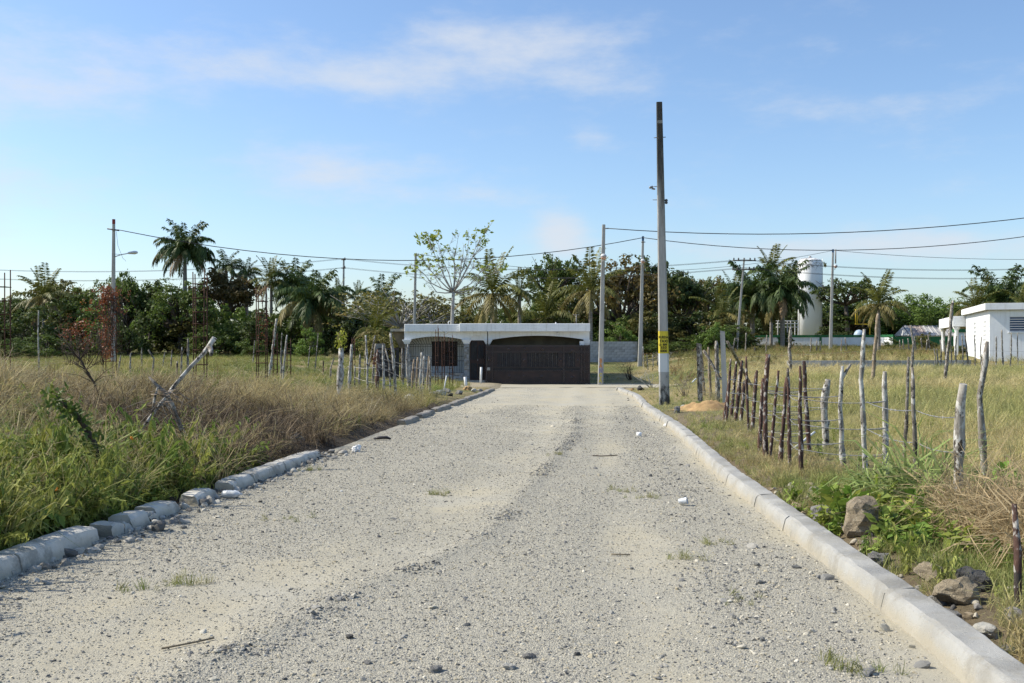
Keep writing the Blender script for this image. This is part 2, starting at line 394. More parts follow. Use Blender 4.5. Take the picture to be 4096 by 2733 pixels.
# road gravel
t = NT('gravel'); geo = t.n.new('ShaderNodeNewGeometry').outputs['Position']; dust = t.attr('dust', out='Fac')
vc = t.vor(62, out='Color', vec=geo); vb = t.n.new('ShaderNodeRGBToBW'); t.l.new(vc, vb.inputs[0])
stone = t.mix(t.ramp(vb.outputs[0], .2, .85), (.20,.19,.16), (.42,.385,.295))  # stone tones; dark end also carries painted shadows between the stones
stone = t.mix(t.ramp(t.noise(150, 3, .6, vec=geo), .42, .6), stone, (.44,.41,.33))
df = t.math('ADD', dust, t.math('MULTIPLY', t.math('SUBTRACT', t.noise(1.1, 8, .68, vec=geo), .5), 1.1))
df2 = t.math('ADD', df, t.math('MULTIPLY', t.math('SUBTRACT', t.noise(22, 5, .7, vec=geo), .5), 1.0))
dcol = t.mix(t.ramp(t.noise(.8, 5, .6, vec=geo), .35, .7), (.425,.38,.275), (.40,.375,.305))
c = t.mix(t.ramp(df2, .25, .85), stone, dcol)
c = t.mix(t.ramp(t.noise(5.0, 6, .7, vec=geo), .62, .78, 0, .55), c, (.24,.235,.22))
t.col(c).rough(.95)
h = t.math('ADD', t.math('MULTIPLY', t.math('MULTIPLY', t.vor(90, vec=geo), -1.0), t.ramp(df2, .3, .8, 1, .15)), t.math('MULTIPLY', t.noise(24, 8, .75, vec=geo), 1.3))
t.bump(h, .6, .015); M['gravel'] = t.m
# soil
t = NT('soil'); geo = t.n.new('ShaderNodeNewGeometry').outputs['Position']; tn = t.attr('tint')
c = t.mix(t.ramp(t.noise(1.5, 8, .7, vec=geo), .35, .7), tn, t.mix(1.0, tn, (.72,.70,.66), 'MULTIPLY'))
c = t.mix(t.ramp(t.noise(14, 6, .7, vec=geo), .5, .68, 0, .6), c, (.15,.115,.07))
t.col(c).rough(1).bump(t.noise(9, 8, .75, vec=geo), .8, .08); M['soil'] = t.m
# water tank
t = NT('tank_white'); c = t.mix(t.ramp(t.noise(1.0, 6, .65, stretch=(1.5,1.5,.2)), .5, .8), (.90,.90,.89), (.80,.79,.77))
zz = t.z(); c = t.mix(t.math('MULTIPLY', t.ramp(zz, 8.0, 8.7), t.ramp(t.noise(4, 6, .7), .45, .6)), c, (.36,.33,.29)); t.col(c).rough(.5); M['tank_white'] = t.m

# ------------------------------------------------------------------ terrain, road
def grid(xs, ys):
    X, Y = np.meshgrid(xs, ys); nx, ny = len(xs), len(ys)
    i = np.arange(nx-1)[None, :]+np.arange(ny-1)[:, None]*nx
    Q = np.stack([i, i+1, i+1+nx, i+nx], -1).reshape(-1, 4); return X.ravel(), Y.ravel(), Q
xs = np.unique(np.concatenate([np.linspace(-900, -80, 28), np.linspace(-80, -22, 59), np.linspace(-22, 26, 241), np.linspace(26, 90, 65), np.linspace(90, 900, 28)]))
ys = np.unique(np.concatenate([np.linspace(-30, 3, 20), np.linspace(3, 40, 186), np.linspace(40, 130, 181), np.linspace(130, 400, 40), np.linspace(400, 2500, 30)]))
X, Y, Q = grid(xs, ys); Z = ground(X, Y)
t_ = X-HEAD*Y
onroad = (sstep(XL-.25, XL-.05, t_)*(1-sstep(XR+.1, XR+.3, t_)))*(1-sstep(59, 61, Y))
cross = sstep(53.2, 54, Y)*(1-sstep(59.2, 60, Y))*sstep(-1.2, -.4, X)*(1-sstep(30, 34, X))
Z = Z-.06*np.maximum(onroad, cross)
def soil_tint(x, y):
    tt = x-HEAD*y; n = fbm(x, y, .25); a = np.zeros((len(x), 4)); a[:, 3] = 1
    straw = np.array([.30, .245, .115]); green = np.array([.135, .15, .045]); shaded_earth = np.array([.085, .064, .042]); char = np.array([.035, .029, .024])
    w = sstep(.35, .65, n)[:, None]; c = straw*(1-w)+green*w
    bank = (sstep(XL-5.0, XL-3.5, tt)*(tt < XL)*(1-sstep(32, 40, y)))[:, None]; c = c*(1-bank)+shaded_earth*bank  # shade in the gaps between bank plants darkened into the soil colour
    burnt = np.clip(1.5*np.exp(-(((tt-(XL-1.5))/1.2)**2+((y-16.5)/3.4)**2)), 0, 1)[:, None]; c = c*(1-burnt)+char*burnt
    vg = ((tt > XR)*(1-sstep(1.2, 2.4, tt-XR))*(1-sstep(24, 34, y)))[:, None]; c = c*(1-vg)+np.array([.20, .16, .10])*vg
    dusty = (sstep(50, 53, y)*(1-sstep(60, 62, y))*sstep(-5.5, -2.5, x)*(1-sstep(6, 9, x)))[:, None]; c = c*(1-dusty)+np.array([.40, .345, .24])*dusty
    a[:, :3] = c; return a
terr = link('ground', np_mesh('ground', np.stack([X, Y, Z], 1), Q, {'tint': ('FLOAT_COLOR', 'POINT', soil_tint(X, Y))}), M['soil'])
terr.data.polygons.foreach_set('use_smooth', [True]*len(terr.data.polygons)); tag(terr, kind='structure')

def road_dust(tt, y):
    trk = np.interp(y, [4, 7, 9, 21, 60], [-2.9, -2.2, -1.5, -.85, -.9]); wd = np.interp(y, [4, 7, 9, 21, 60], [.55, .85, .6, .5, .5])
    a = np.exp(-((tt-trk)/wd)**2)*.95
    b = np.exp(-((tt-.35)/.42)**2)*.55
    c = np.exp(-((tt-(XR-.02))/.26)**2)*.65
    d = np.exp(-((tt+3.0)/.5)**2)*.15*sstep(12, 25, y)
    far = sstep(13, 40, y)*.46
    lo = np.clip(fbm(tt*1.1, y*.5, .9)-.5, -.5, .5)*1.0
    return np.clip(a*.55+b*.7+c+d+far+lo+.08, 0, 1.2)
def road_z(x, y):
    tt = x-HEAD*y
    trk = np.interp(y, [4, 7, 9, 21, 60], [-2.9, -2.2, -1.5, -.85, -.9])
    z = zr(y)+.02*np.cos(np.clip((tt+1.17)/3.0, -1, 1)*math.pi/2)
    z = z-.020*np.exp(-((tt-trk)/.35)**2)-.014*np.exp(-((tt-.35)/.3)**2)
    z = z+.028*np.exp(-((tt-trk-.62)/.12)**2)*(.4+fbm(x, y, 1.2))*(1-sstep(24, 34, y))
    return z+.03*(fbm(x, y, .7)-.5)+.016*(fbm(x, y, 4)-.5)
def cross_z(x, y): return zr(y)+.02*(fbm(x, y, .7)-.5)+.01
tt = np.linspace(XL-.18, XR+.16, 90); yy = np.concatenate([np.linspace(-12, 3, 30), np.linspace(3, 20, 260)[1:], np.linspace(20, 53.6, 220)[1:]])
TT, YY, Q = grid(tt, yy); XX = TT+HEAD*YY
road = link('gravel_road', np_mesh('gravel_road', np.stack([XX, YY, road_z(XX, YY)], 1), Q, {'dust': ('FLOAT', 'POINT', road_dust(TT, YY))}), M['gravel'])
road.data.polygons.foreach_set('use_smooth', [True]*len(road.data.polygons)); tag(road, kind='structure')
xx = np.linspace(-.6, 32, 120); yy = np.linspace(53.2, 59.85, 40); XX, YY, Q = grid(xx, yy)
crs = link('cross_road', np_mesh('cross_road', np.stack([XX, YY, cross_z(XX, YY)+.012], 1), Q, {'dust': ('FLOAT', 'POINT', .75+0*XX)}), M['gravel'])
tag(crs, kind='structure')

# ------------------------------------------------------------------ kerbs
def kerb_piece(root, y0, y1, side, m, h=.2, jig=.012, seed=0, lean=0.0, endrough=.0, xoff=None, name='kerb_segment'):
    rnd = random.Random(seed); n = max(2, int((y1-y0)/.12)); mb = MB()
    prof = [(0, -.12), (.010, .04), (.030, .15), (.042, .178), (.066, .197), (.075, .2), (.215, .204), (.226, .198), (.234, .18), (.236, -.12)]
    h = h*.84
    off = xoff or (lambda y: 0)
    vs = []; ph = rnd.uniform(0, 9); st = rnd.uniform(-jig, jig)
    for i in range(n+1):
        y = y0+(y1-y0)*i/n
        e = min(i, n-i); rough = endrough if e == 0 else 0
        wob = jig*math.sin(y*2.1+ph)+jig*.6*math.sin(y*5.3+ph*2)
        for px, pz in prof:
            X_ = HEAD*y+(XR+px+wob+st+off(y) if side > 0 else XL-px-wob-st-off(y))
            yy_ = y+rnd.uniform(-rough, rough)+(.001 if i == 0 else -.001 if i == n else 0)*(1 if pz < .19 else 1.6)
            zz_ = pz*h/.2-((.004+endrough*.6)*rnd.random() if e == 0 else 0)+rnd.uniform(-.005, .005)+lean*(y-y0)
            vs.append((X_, yy_, float(zr(y))+zz_))
    k = len(prof); fs = []
    for i in range(n):
        for j in range(k-1):
            a = (i*k+j, i*k+j+1, (i+1)*k+j+1, (i+1)*k+j); fs.append(a if side > 0 else a[::-1])
    mb.add(vs, fs, True)
    mb.f += [tuple(range(k)), tuple(n*k+j for j in range(k-1, -1, -1))]; mb.sm += [False, False]
    o = mb.build(name, m, root); o.data.set_sharp_from_angle(angle=R(22)); return o
kr = tag(empty('kerb_right'), kind='structure'); kl = tag(empty('kerb_left'), kind='structure')
xo = lambda y: -.28*float(sstep(40, 50, y))+.05*math.sin(y*.35)
y = 3.6; i = 0; rk = random.Random(5)
while y < 49.5:
    L = rk.choice([1.5, 2.4, 3.0, 2.0]) if y < 24 else rk.choice([.9, 1.4, 1.9])
    L = min(L, 49.8-y)
    if L < .3: break
    kerb_piece(kr, y, y+L-.003, 1, M['kerb_pale'], seed=i, jig=.005 if y < 22 else .014, xoff=xo, h=.17); y += L; i += 1
def yl(u): return 6720/(903-.386*u)
LP = [(-600, -120, .2, 0), (-118, 92, .2, 0), (95, 250, .2, 0), (252, 408, .2, 1), (462, 506, .19, 2), (512, 532, .14, 2), (535, 600, .21, 1), (612, 636, .15, 2), (640, 722, .2, 1), (795, 880, .18, 2),
      (932, 958, .19, 1), (961, 1014, .2, 1), (1018, 1150, .2, 0), (1153, 1290, .2, 1)]
for i, (u0, u1, h, rough) in enumerate(LP):
    kerb_piece(kl, yl(u0), yl(u1), -1, M['kerb_old'], h=h*(.78 if u0 > 400 else .9), seed=40+i, jig=.016, endrough=.03*rough, lean=random.Random(i).uniform(-.02, .02))
for i, (a, b) in enumerate([(24.5, 26.5), (27, 29.4), (30, 33), (33.6, 37), (37.5, 41), (41.5, 45), (45.4, 49)]):
    kerb_piece(kl, a, b, -1, M['kerb_broken'], h=.13, seed=70+i, jig=.03, endrough=.05)

# ------------------------------------------------------------------ rocks
def rock_mesh(seed, sub=3, flat=.7, ang=.35):
    rnd = random.Random(seed); bm = bmesh.new(); bmesh.ops.create_icosphere(bm, subdivisions=sub, radius=1)
    planes = [(Vector((rnd.gauss(0, 1), rnd.gauss(0, 1), rnd.gauss(0, 1))).normalized(), rnd.uniform(.55, .9)) for _ in range(9)]
    sh = Vector((rnd.uniform(0, 50), rnd.uniform(0, 50), rnd.uniform(0, 50)))
    from mathutils import noise as mn
    for v in bm.verts:
        p = v.co.copy()
        for n, d in planes:
            k = p.dot(n)
            if k > d: p -= n*(k-d)
        p *= 1+ang*.5*mn.noise(p*1.6+sh)+ang*.28*mn.noise(p*4+sh)+ang*.15*mn.noise(p*9+sh)
        p.z *= flat; v.co = p
    me = bpy.data.meshes.new('rock'); bm.to_mesh(me); bm.free(); return me
ROCKS = [rock_mesh(i, 3, .75, .5) for i in range(6)]
rk_i = [0]
def rock(u, v, wpx, label, m, flat=.7, y=None, sink=.25, name='rock', asp=1.0, on=None, rz=None):
    if y is None: x, y = hit(u, v)
    else: x = (u-2048)/F*y
    z = on if on is not None else max(g1(x, y), float(road_z(x, y)) if XL < x-HEAD*y < XR else -9)
    r = wpx/F*y/2; rk_i[0] += 1
    o = link(name, ROCKS[rk_i[0] % 6], M[m]); o.location = (x, y, z+r*flat*(.75-sink)); o.scale = (r, r*asp, r*flat/.75)
    o.rotation_euler = (0, 0, rk_i[0]*1.3 if rz is None else rz)
    return tag(o, label, 'rock', 'loose rocks beside the road')

# ------------------------------------------------------------------ wall with openings
def wall_holes(mb, x0, x1, z0, z1, holes, y0, y1):
    """wall slab in the xz plane between y0 (front) and y1, rectangular openings with reveals"""
    xs_ = sorted({x0, x1, *[h[0] for h in holes], *[h[1] for h in holes]}); zs_ = sorted({z0, z1, *[h[2] for h in holes], *[h[3] for h in holes]})
    for a, b in zip(xs_, xs_[1:]):
        for c, d in zip(zs_, zs_[1:]):
            mx, mz = (a+b)/2, (c+d)/2
            if any(h[0] < mx < h[1] and h[2] < mz < h[3] for h in holes): continue
            mb.add([(a,y0,c),(b,y0,c),(b,y0,d),(a,y0,d)], [(0,1,2,3)]); mb.add([(a,y1,c),(b,y1,c),(b,y1,d),(a,y1,d)], [(3,2,1,0)])
    for xa, xb, za, zb in holes:
        mb.add([(xa,y0,za),(xb,y0,za),(xb,y0,zb),(xa,y0,zb),(xa,y1,za),(xb,y1,za),(xb,y1,zb),(xa,y1,zb)], [(0,4,5,1),(1,5,6,2),(2,6,7,3),(3,7,4,0)])
    mb.add([(x0,y0,z0),(x1,y0,z0),(x1,y0,z1),(x0,y0,z1),(x0,y1,z0),(x1,y1,z0),(x1,y1,z1),(x0,y1,z1)], [(0,4,5,1),(1,5,6,2),(2,6,7,3),(3,7,4,0)])
    return mb

# ------------------------------------------------------------------ house at the end of the road
HY = 60.0; SC = F/HY                      # 70 photo pixels per metre at the facade
HZ = -.63
house = empty('house', (0, HY, HZ), 0, 'single-storey white house with wide arches and flat roof at the end of the road', 'house')
hx = lambda u: (u-2048)/SC
hz = lambda v: (1537-v)/SC
def hb(name, m, u0, u1, y0, y1, v0, v1, parent=None, bev=None):
    mb = MB(); a = (hx(u0), hx(u1), y0, y1, hz(v1), hz(v0))
    (mb.bbox(*a, bev) if bev else mb.box(*a)); return mb.build(name, M[m], parent or house)
# arched front wall
def arch(u, a, b, spring, apex): 
    t_ = (u-(a+b)/2)/((b-a)/2); return spring-(spring-apex)*math.sqrt(max(0, 1-t_*t_)) if abs(t_) < 1 else spring
def seg_arch(u, a, b, spring, apex):
    t_ = (u-(a+b)/2)/((b-a)/2); return spring-(spring-apex)*(1-t_*t_)
def low(u):
    if 1640 <= u <= 1852: return seg_arch(u, 1640, 1852, 1358, 1345)
    if 1880 <= u <= 1938: return arch(u, 1880, 1938, 1358, 1341)
    if 1968 <= u <= 2338: return seg_arch(u, 1968, 2338, 1358, 1342)
    return 1358
us = sorted(set([1617, 1640, 1640.01, 1852, 1852.01, 1879.9, 1880, 1938, 1938.1, 1967.9, 1968, 2338, 2338.1, 2358]+list(np.linspace(1641, 1851, 30))+list(np.linspace(1880.3, 1937.7, 24))+list(np.linspace(1969, 2337, 40))))
mb = MB(); vs = []
for u in us:
    a, b = hz(low(u)), hz(1322)
    vs += [(hx(u), 0, a), (hx(u), 0, b), (hx(u), .22, a), (hx(u), .22, b)]
fs = []
for i in range(len(us)-1):
    o = i*4; fs += [(o, o+4, o+5, o+1), (o+2, o+3, o+7, o+6), (o, o+2, o+6, o+4)]
fs += [(0, 1, 3, 2)]; mb.add(vs, fs); mb.build('arched_wall', M['white_paint'], house)
# roof fascia: left half set back a little, right half proud, parapet round the slab
roof = hb('roof', 'raw_concrete', 1622, 2356, -.1, 9.6, 1303, 1321)
hb('fascia', 'white_paint', 1619, 1838.8, -.22, .05, 1296, 1325.5, roof, .02); hb('fascia', 'white_paint', 1839, 2358, -.48, .05, 1294, 1325, roof, .02)
hb('fascia', 'white_paint', 1619, 1630, .053, 9.7, 1297, 1325, roof); hb('fascia', 'white_paint', 2345, 2357.9, .053, 9.7, 1296, 1325, roof)
hb('fascia', 'white_paint', 1630.2, 2344.8, 9.45, 9.7, 1297, 1325, roof)
# body of the house
hb('wall', 'white_paint', 2345, 2357.6, .225, 9.5, 1321, 1537); hb('wall', 'white_paint', 1618, 1630, 2.2, 9.5, 1321, 1537)
hb('wall', 'white_paint', 1630.1, 2344.9, 9.2, 9.45, 1321, 1537)
mb = MB(); wall_holes(mb, hx(1618.2), hx(1876), 0, hz(1321.2), [(hx(1716), hx(1823), hz(1467), hz(1364))], 2.0, 2.18); mb.build('porch_wall', M['white_paint'], house)
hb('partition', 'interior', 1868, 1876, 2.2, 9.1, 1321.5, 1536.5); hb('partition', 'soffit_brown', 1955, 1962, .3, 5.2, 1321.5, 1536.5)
hb('garage_backing', 'soffit_brown', 1962.2, 2344.5, 1.3, 1.4, 1321.5, 1536.5); hb('garage_floor', 'interior', 1877, 2344.5, -.1, 9.1, 1535.9, 1537); hb('porch_floor', 'slab_concrete', 1620, 1876.9, -.1, 2.0, 1533, 1537)  # garage backing pulled close behind the arch to catch sky light
hb('right_jamb', 'white_paint', 2338.5, 2344.8, .0, .22, 1358.2, 1537)
# brown louvred window in the porch
win = hb('window', 'brown_door', 1716.3, 1822.7, 2.06, 2.14, 1364.3, 1466.7)
for k in range(5): hb('frame', 'brown_door', 1716.3+k*25.3, 1721.3+k*25.3, 2.02, 2.055, 1364.4, 1466.6, win)
for k in range(4):
    for j in range(12):
        hb('slat', 'brown_door', 1722+k*25.3, 1741+k*25.3, 2.035, 2.058, 1368.5+j*8.1, 1374+j*8.1, win)
# low veneered wall of the porch, columns with capitals
lowwall = hb('porch_kerb', 'raw_concrete', 1637.5, 1855.5, .05, .2, 1492, 1537)
rv = random.Random(3)
def veneer(parent, u0, u1, v0, v1, yf, step=4.4):
    v = v0; r = 0
    while v < v1-1.5:
        u = u0-(r % 2)*4
        while u < u1:
            w = rv.uniform(8, 15); a, b = max(u, u0), min(u+w-.5, u1)
            if b-a > 1.2:
                mb = MB(); d = rv.uniform(.006, .03); mb.box(hx(a), hx(b), yf-d, yf+.01, hz(min(v+step-.5, v1)), hz(v)); mb.build('stone', M[rv.choice(['stone_veneer', 'stone_veneer', 'raw_concrete', 'rock_grey'])], parent)
            u += w
        v += step; r += 1
def column(u0, u1, vb, cap=True, ven=True):
    c = hb('column', 'raw_concrete', u0, u1, .0, .24, 1374, vb)
    hb('capital', 'white_bright', u0-9, u1+9, -.12, .34, 1358.2, 1362.5, c, .01); hb('capital', 'white_bright', u0-6, u1+6, -.09, .31, 1362.6, 1368, c); hb('capital', 'white_bright', u0-2.5, u1+2.5, -.05, .28, 1368.1, 1374, c)
    if ven: veneer(c, u0, u1, 1375, vb-1, 0)
    return c
column(1619, 1636.5, 1537); column(1856.5, 1876, 1537); column(1943, 1960, 1537, ven=False)
mb = MB(); c = hb('column', 'white_paint', 2339, 2357.3, -.01, .2, 1374, 1537)
hb('capital', 'white_bright', 2335, 2360, -.12, .3, 1358.2, 1363, c); hb('capital', 'white_bright', 2337, 2359, -.08, .27, 1363.1, 1374, c)
veneer(lowwall, 1638, 1855, 1493, 1534, .05, 6)
# porch grille: straight bars below, fan of bars under the arch
gr = MB()
gr.box(hx(1637), hx(1855), .08, .12, hz(1377), hz(1375)); gr.box(hx(1637), hx(1855), .08, .12, hz(1386.3), hz(1385)); gr.box(hx(1637), hx(1855), .08, .12, hz(1425.5), hz(1424)); gr.box(hx(1637), hx(1855), .07, .13, hz(1444), hz(1441.5)); gr.box(hx(1637), hx(1855), .08, .12, hz(1491), hz(1489.5))
grille = gr.build('porch_grille', M['iron_black'], house)
def bar(parent, p, q, r, m='iron_black', n=5): mb = MB(); mb.tube([p, q], r, n, smooth=False); return mb.build('bar', M[m], parent)
for k in range(22):
    u = 1643+k*9.7; bar(grille, (hx(u), .1, hz(1490)), (hx(u), .1, hz(1376)), .010)
for k in range(19):
    a = k/18; ub = 1648+a*196; ut = 1640+a*212; vt = low(min(max(ut, 1641), 1851)); bar(grille, (hx(ub+ (ub-1746)*-.12), .1, hz(1376)), (hx(ut), .1, hz(vt)), .012)
for cx in (1690, 1745, 1800):      # wrought scrolls
    for cv in (1400, 1470):
        mb = MB(); mb.tube([(hx(cx+4.2*math.cos(t_*math.pi/6)), .1, hz(cv+5.5*math.sin(t_*math.pi/6))) for t_ in range(13)], .011, 4, smooth=False); mb.build('scroll', M['iron_black'], grille)
# entrance door with white tympanum
hb('tympanum', 'white_paint', 1880.2, 1937.8, .1, .2, 1341.5, 1360.5)
door = hb('door', 'brown_door', 1879, 1939, .14, .2, 1360.7, 1520)
for u0, u1, v0, v1 in ((1884, 1908, 1368, 1438), (1912, 1934, 1380, 1434), (1884, 1908, 1452, 1512), (1912, 1934, 1455, 1512)):
    hb('panel', 'gate_sheet', u0, u1, .11, .141, v0, v1, door)
    for k in range(4): bar(door, (hx(u0+3+k*6), .10, hz(v1)), (hx(u0+3+k*6), .10, hz(v0)), .008)
hb('handle', 'steel', 1910, 1911.6, .08, .14, 1436, 1442, door)
hb('doorstep', 'raw_concrete', 1876, 1942, -.5, .13, 1520.2, 1537)
hb('downpipe', 'iron_black', 1949.5, 1953, -.58, -.52, 1325.5, 1522)
for u, v in ((1784, 1331), (2233, 1332.5)):
    mb = MB(); mb.lathe([(.001, 0), (.05, .02), (.065, .06), (.05, .11), (.02, .13)], 12); o = mb.build('bulb', M['bulb'], house); o.location = (hx(u), -.1, hz(v)-.06)
# sliding iron gate: rails, sheet panels, window bars, rosettes
gate = tag(empty('gate', (0, HY-.55, HZ)), 'wide dark brown sliding iron gate closing the carport of the white house', 'gate')
def gb(name, m, u0, u1, y0, y1, v0, v1, parent=None): return hb(name, m, u0, u1, y0, y1, v0, v1, parent or gate)
backsheet = gb('sheet', 'gate_sheet', 1952, 2352, .03, .05, 1384, 1532)
for v0, v1 in ((1380, 1387), (1403, 1410), (1466, 1469), (1480, 1484), (1526, 1533)): gb('rail', 'gate_iron', 1946, 2357, -.04, .03, v0, v1)
for u0, u1 in ((1943, 1950), (1968, 1974), (2249, 2257), (2320, 2325), (2334, 2338), (2350, 2357.5)): gb('stile', 'gate_iron', u0, u1, -.052, .031, 1379, 1534)
for u0, u1, v0, v1 in ((1975, 2248, 1387.5, 1402.5), (2258, 2319, 1387.5, 1402.5), (1975, 2248, 1484.5, 1525.5), (2258, 2319, 1484.5, 1525.5), (2086, 2108, 1410.5, 1465.5), (2231, 2248, 1410.5, 1465.5), (1951, 1967, 1387.5, 1525.5), (2300, 2319, 1410.5, 1465.5), (2339, 2349, 1387.5, 1525.5), (2326, 2333, 1387.5, 1525.5), (1975, 1990, 1410.5, 1465.5)):
    gb('panel', 'gate_panel', u0, u1, -.02, .029, v0, v1)
gb('opening_shade', 'iron_black', 2130, 2225, .015, .029, 1412, 1448)  # black plate painted for the shade of an opening; nothing is cut out
for u0, n in ((2002, 11), (2117, 14), (2266, 5)):
    for k in range(n): bar(gate, (hx(u0+k*8.3), -.01, hz(1466)), (hx(u0+k*8.3), -.01, hz(1410)), .012, 'gate_bar' if k % 2 else 'gate_iron')
ros = MB(); ros.lathe([(.085, 0), (.08, .02), (.045, .035), (.02, .05)], 8, smooth=False); rosm = ros.mesh('rosette')
for u, v in ((2037, 1396), (2099, 1396), (2170, 1396), (2287, 1401), (2037, 1503), (2096, 1503), (2167, 1504), (2287, 1507), (2241, 1439), (2310, 1440), (2097, 1438), (1958, 1436)):
    o = link('rosette', rosm, M['gate_iron'], gate); o.location = (hx(u), -.022, hz(v)); o.rotation_euler = (R(90), 0, 0)
gb('lock', 'steel', 1949, 1961, -.065, -.041, 1468.5, 1479.5)
gb('motor_box', 'plastic_white', 2317, 2336, .2, .3, 1364, 1380)
mb = MB(); mb.box(hx(1940), hx(2362), .0, .02, -.01, .02); mb.build('track', M['rust'], gate)
# roof things
o = MB().tube([(0, 0, 0), (0, 0, .28), (.04, 0, .33), (.10, 0, .33), (.12, 0, .29)], .03, 8).build('vent_pipe', M['pvc']); o.location = (hx(1781), HY+3, HZ+hz(1303)); tag(o, 'white gooseneck vent pipe on the flat roof of the end house', 'pipe')
o = MB().tube([(0, 0, 0), (0, 0, .28)], .035, 8).build('pipe_stub', M['pvc']); o.location = (hx(2232), HY+3, HZ+hz(1303)); tag(o, 'short white pipe stub on the end house roof right of middle', 'pipe')
ant = empty('antenna', (hx(2322), HY+4, HZ+hz(1303)), 0, 'small thin television antenna on the end house roof', 'antenna')
MB().tube([(0, 0, 0), (0, 0, .75)], .018, 6).build('mast', M['steel'], ant); MB().tube([(-.2, 0, .75), (.2, .1, .75)], .012, 5).build('boom', M['steel'], ant)
for k in range(4): MB().tube([(-.16+k*.1, -.12, .76), (-.16+k*.1, .22, .76)], .008, 4).build('element', M['steel'], ant)
# unfinished annex on the left
anx = empty('annex', (0, HY, HZ), 0, 'unfinished concrete lean-to with overhanging slab left of the white house', 'outbuilding')
mb = MB(); mb.box(hx(1559), hx(1616.5), .2, 7, hz(1325), hz(1314)); mb.build('slab', M['slab_concrete'], anx)
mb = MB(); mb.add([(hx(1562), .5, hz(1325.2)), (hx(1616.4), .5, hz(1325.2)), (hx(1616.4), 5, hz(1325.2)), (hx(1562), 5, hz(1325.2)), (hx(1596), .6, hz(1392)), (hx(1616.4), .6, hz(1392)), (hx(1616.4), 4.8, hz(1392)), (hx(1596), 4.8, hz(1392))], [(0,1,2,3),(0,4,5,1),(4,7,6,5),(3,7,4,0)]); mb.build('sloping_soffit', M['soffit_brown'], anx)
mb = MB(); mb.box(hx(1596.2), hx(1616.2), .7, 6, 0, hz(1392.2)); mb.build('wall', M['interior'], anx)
g2 = empty('yard_gate', (0, HY+.2, HZ), 0, 'dark brown sheet-iron yard gate left of the white house', 'gate')
hb('frame', 'gate_iron', 1508, 1595, 0, .06, 1391, 1399, g2); hb('frame', 'gate_iron', 1508, 1512, 0, .06, 1399.1, 1520, g2); hb('frame', 'gate_iron', 1560, 1564, 0, .06, 1399.1, 1520, g2)
for u0, u1, v0, v1 in ((1512.2, 1546, 1412, 1515), (1564.2, 1576, 1399.2, 1515), (1582, 1595, 1399.2, 1515), (1546.2, 1559.8, 1440, 1515), (1576.2, 1581.8, 1430, 1515)): hb('panel', 'gate_sheet', u0, u1, .01, .05, v0, v1, g2)
cs = MB().box(hx(1500), hx(1535), .15, .5, 0, hz(1374)).build('pier', M['raw_concrete']); cs.location = (0, HY+.3, HZ); tag(cs, 'raw grey concrete pier beside the dark yard gate', 'pier')

# ------------------------------------------------------------------ block walls
blk = MB(); blk.bbox(-.192, .192, -.06, .06, 0, .188, .008); blkm = blk.mesh('concrete_block')
def blockmats():
    out = []
    for i, (a, b) in enumerate((((.44,.43,.41), (.34,.335,.32)), ((.38,.375,.355), (.29,.285,.27)), ((.48,.47,.45), (.38,.375,.36)))):
        simple('block_%d' % i, a, b, 5, .95, .5, 40, .01); out.append(M['block_%d' % i])
    return out
BM = blockmats()
def block_wall(p0, p1, z0, rows, label, seed, ragged=0):
    rnd = random.Random(seed); p0 = Vector(p0); p1 = Vector(p1); L = (p1-p0).length; a = math.atan2(p1.y-p0.y, p1.x-p0.x)
    w = empty('block_wall', (p0.x, p0.y, z0), a, label, 'wall')
    core = MB().box(.005, L-.005, -.045, .045, -.3, rows*.2-.012).build('mortar', M['raw_concrete'], w)
    n = int(L/.4+.5)
    for r in range(rows):
        off = .2*(r % 2)
        for k in range(n+1):
            x = k*.4+off
            if x-.15 < 0 or x+.15 > L: 
                continue
            o = link('concrete_block', blkm, rnd.choice(BM), w); o.location = (x, rnd.uniform(-.006, .006), r*.2); o.rotation_euler = (0, 0, rnd.uniform(-.012, .012))
    return w
block_wall(P(2340, 0, 79).xy.to_3d(), P(2550, 0, 79).xy.to_3d(), .30, 8, 'grey unplastered concrete block wall right of the white house', 1)
block_wall((15.4, 58.8, 0), (26.4, 60.4, 0), .36, 2, 'low grey block wall two courses high across the dry field', 2)
block_wall(P(-40, 0, 108).xy.to_3d(), P(88, 0, 108).xy.to_3d(), 3.2-.05, 3, 'far grey block wall among trees at the left edge', 3)

# ------------------------------------------------------------------ white house on the right
HA = R(17)
wx, wy = 28.2, 62.0; wz = .62
wh = empty('house', (wx, wy, wz), -HA, 'bright white flat-roofed house with columned porch at the right edge', 'house')
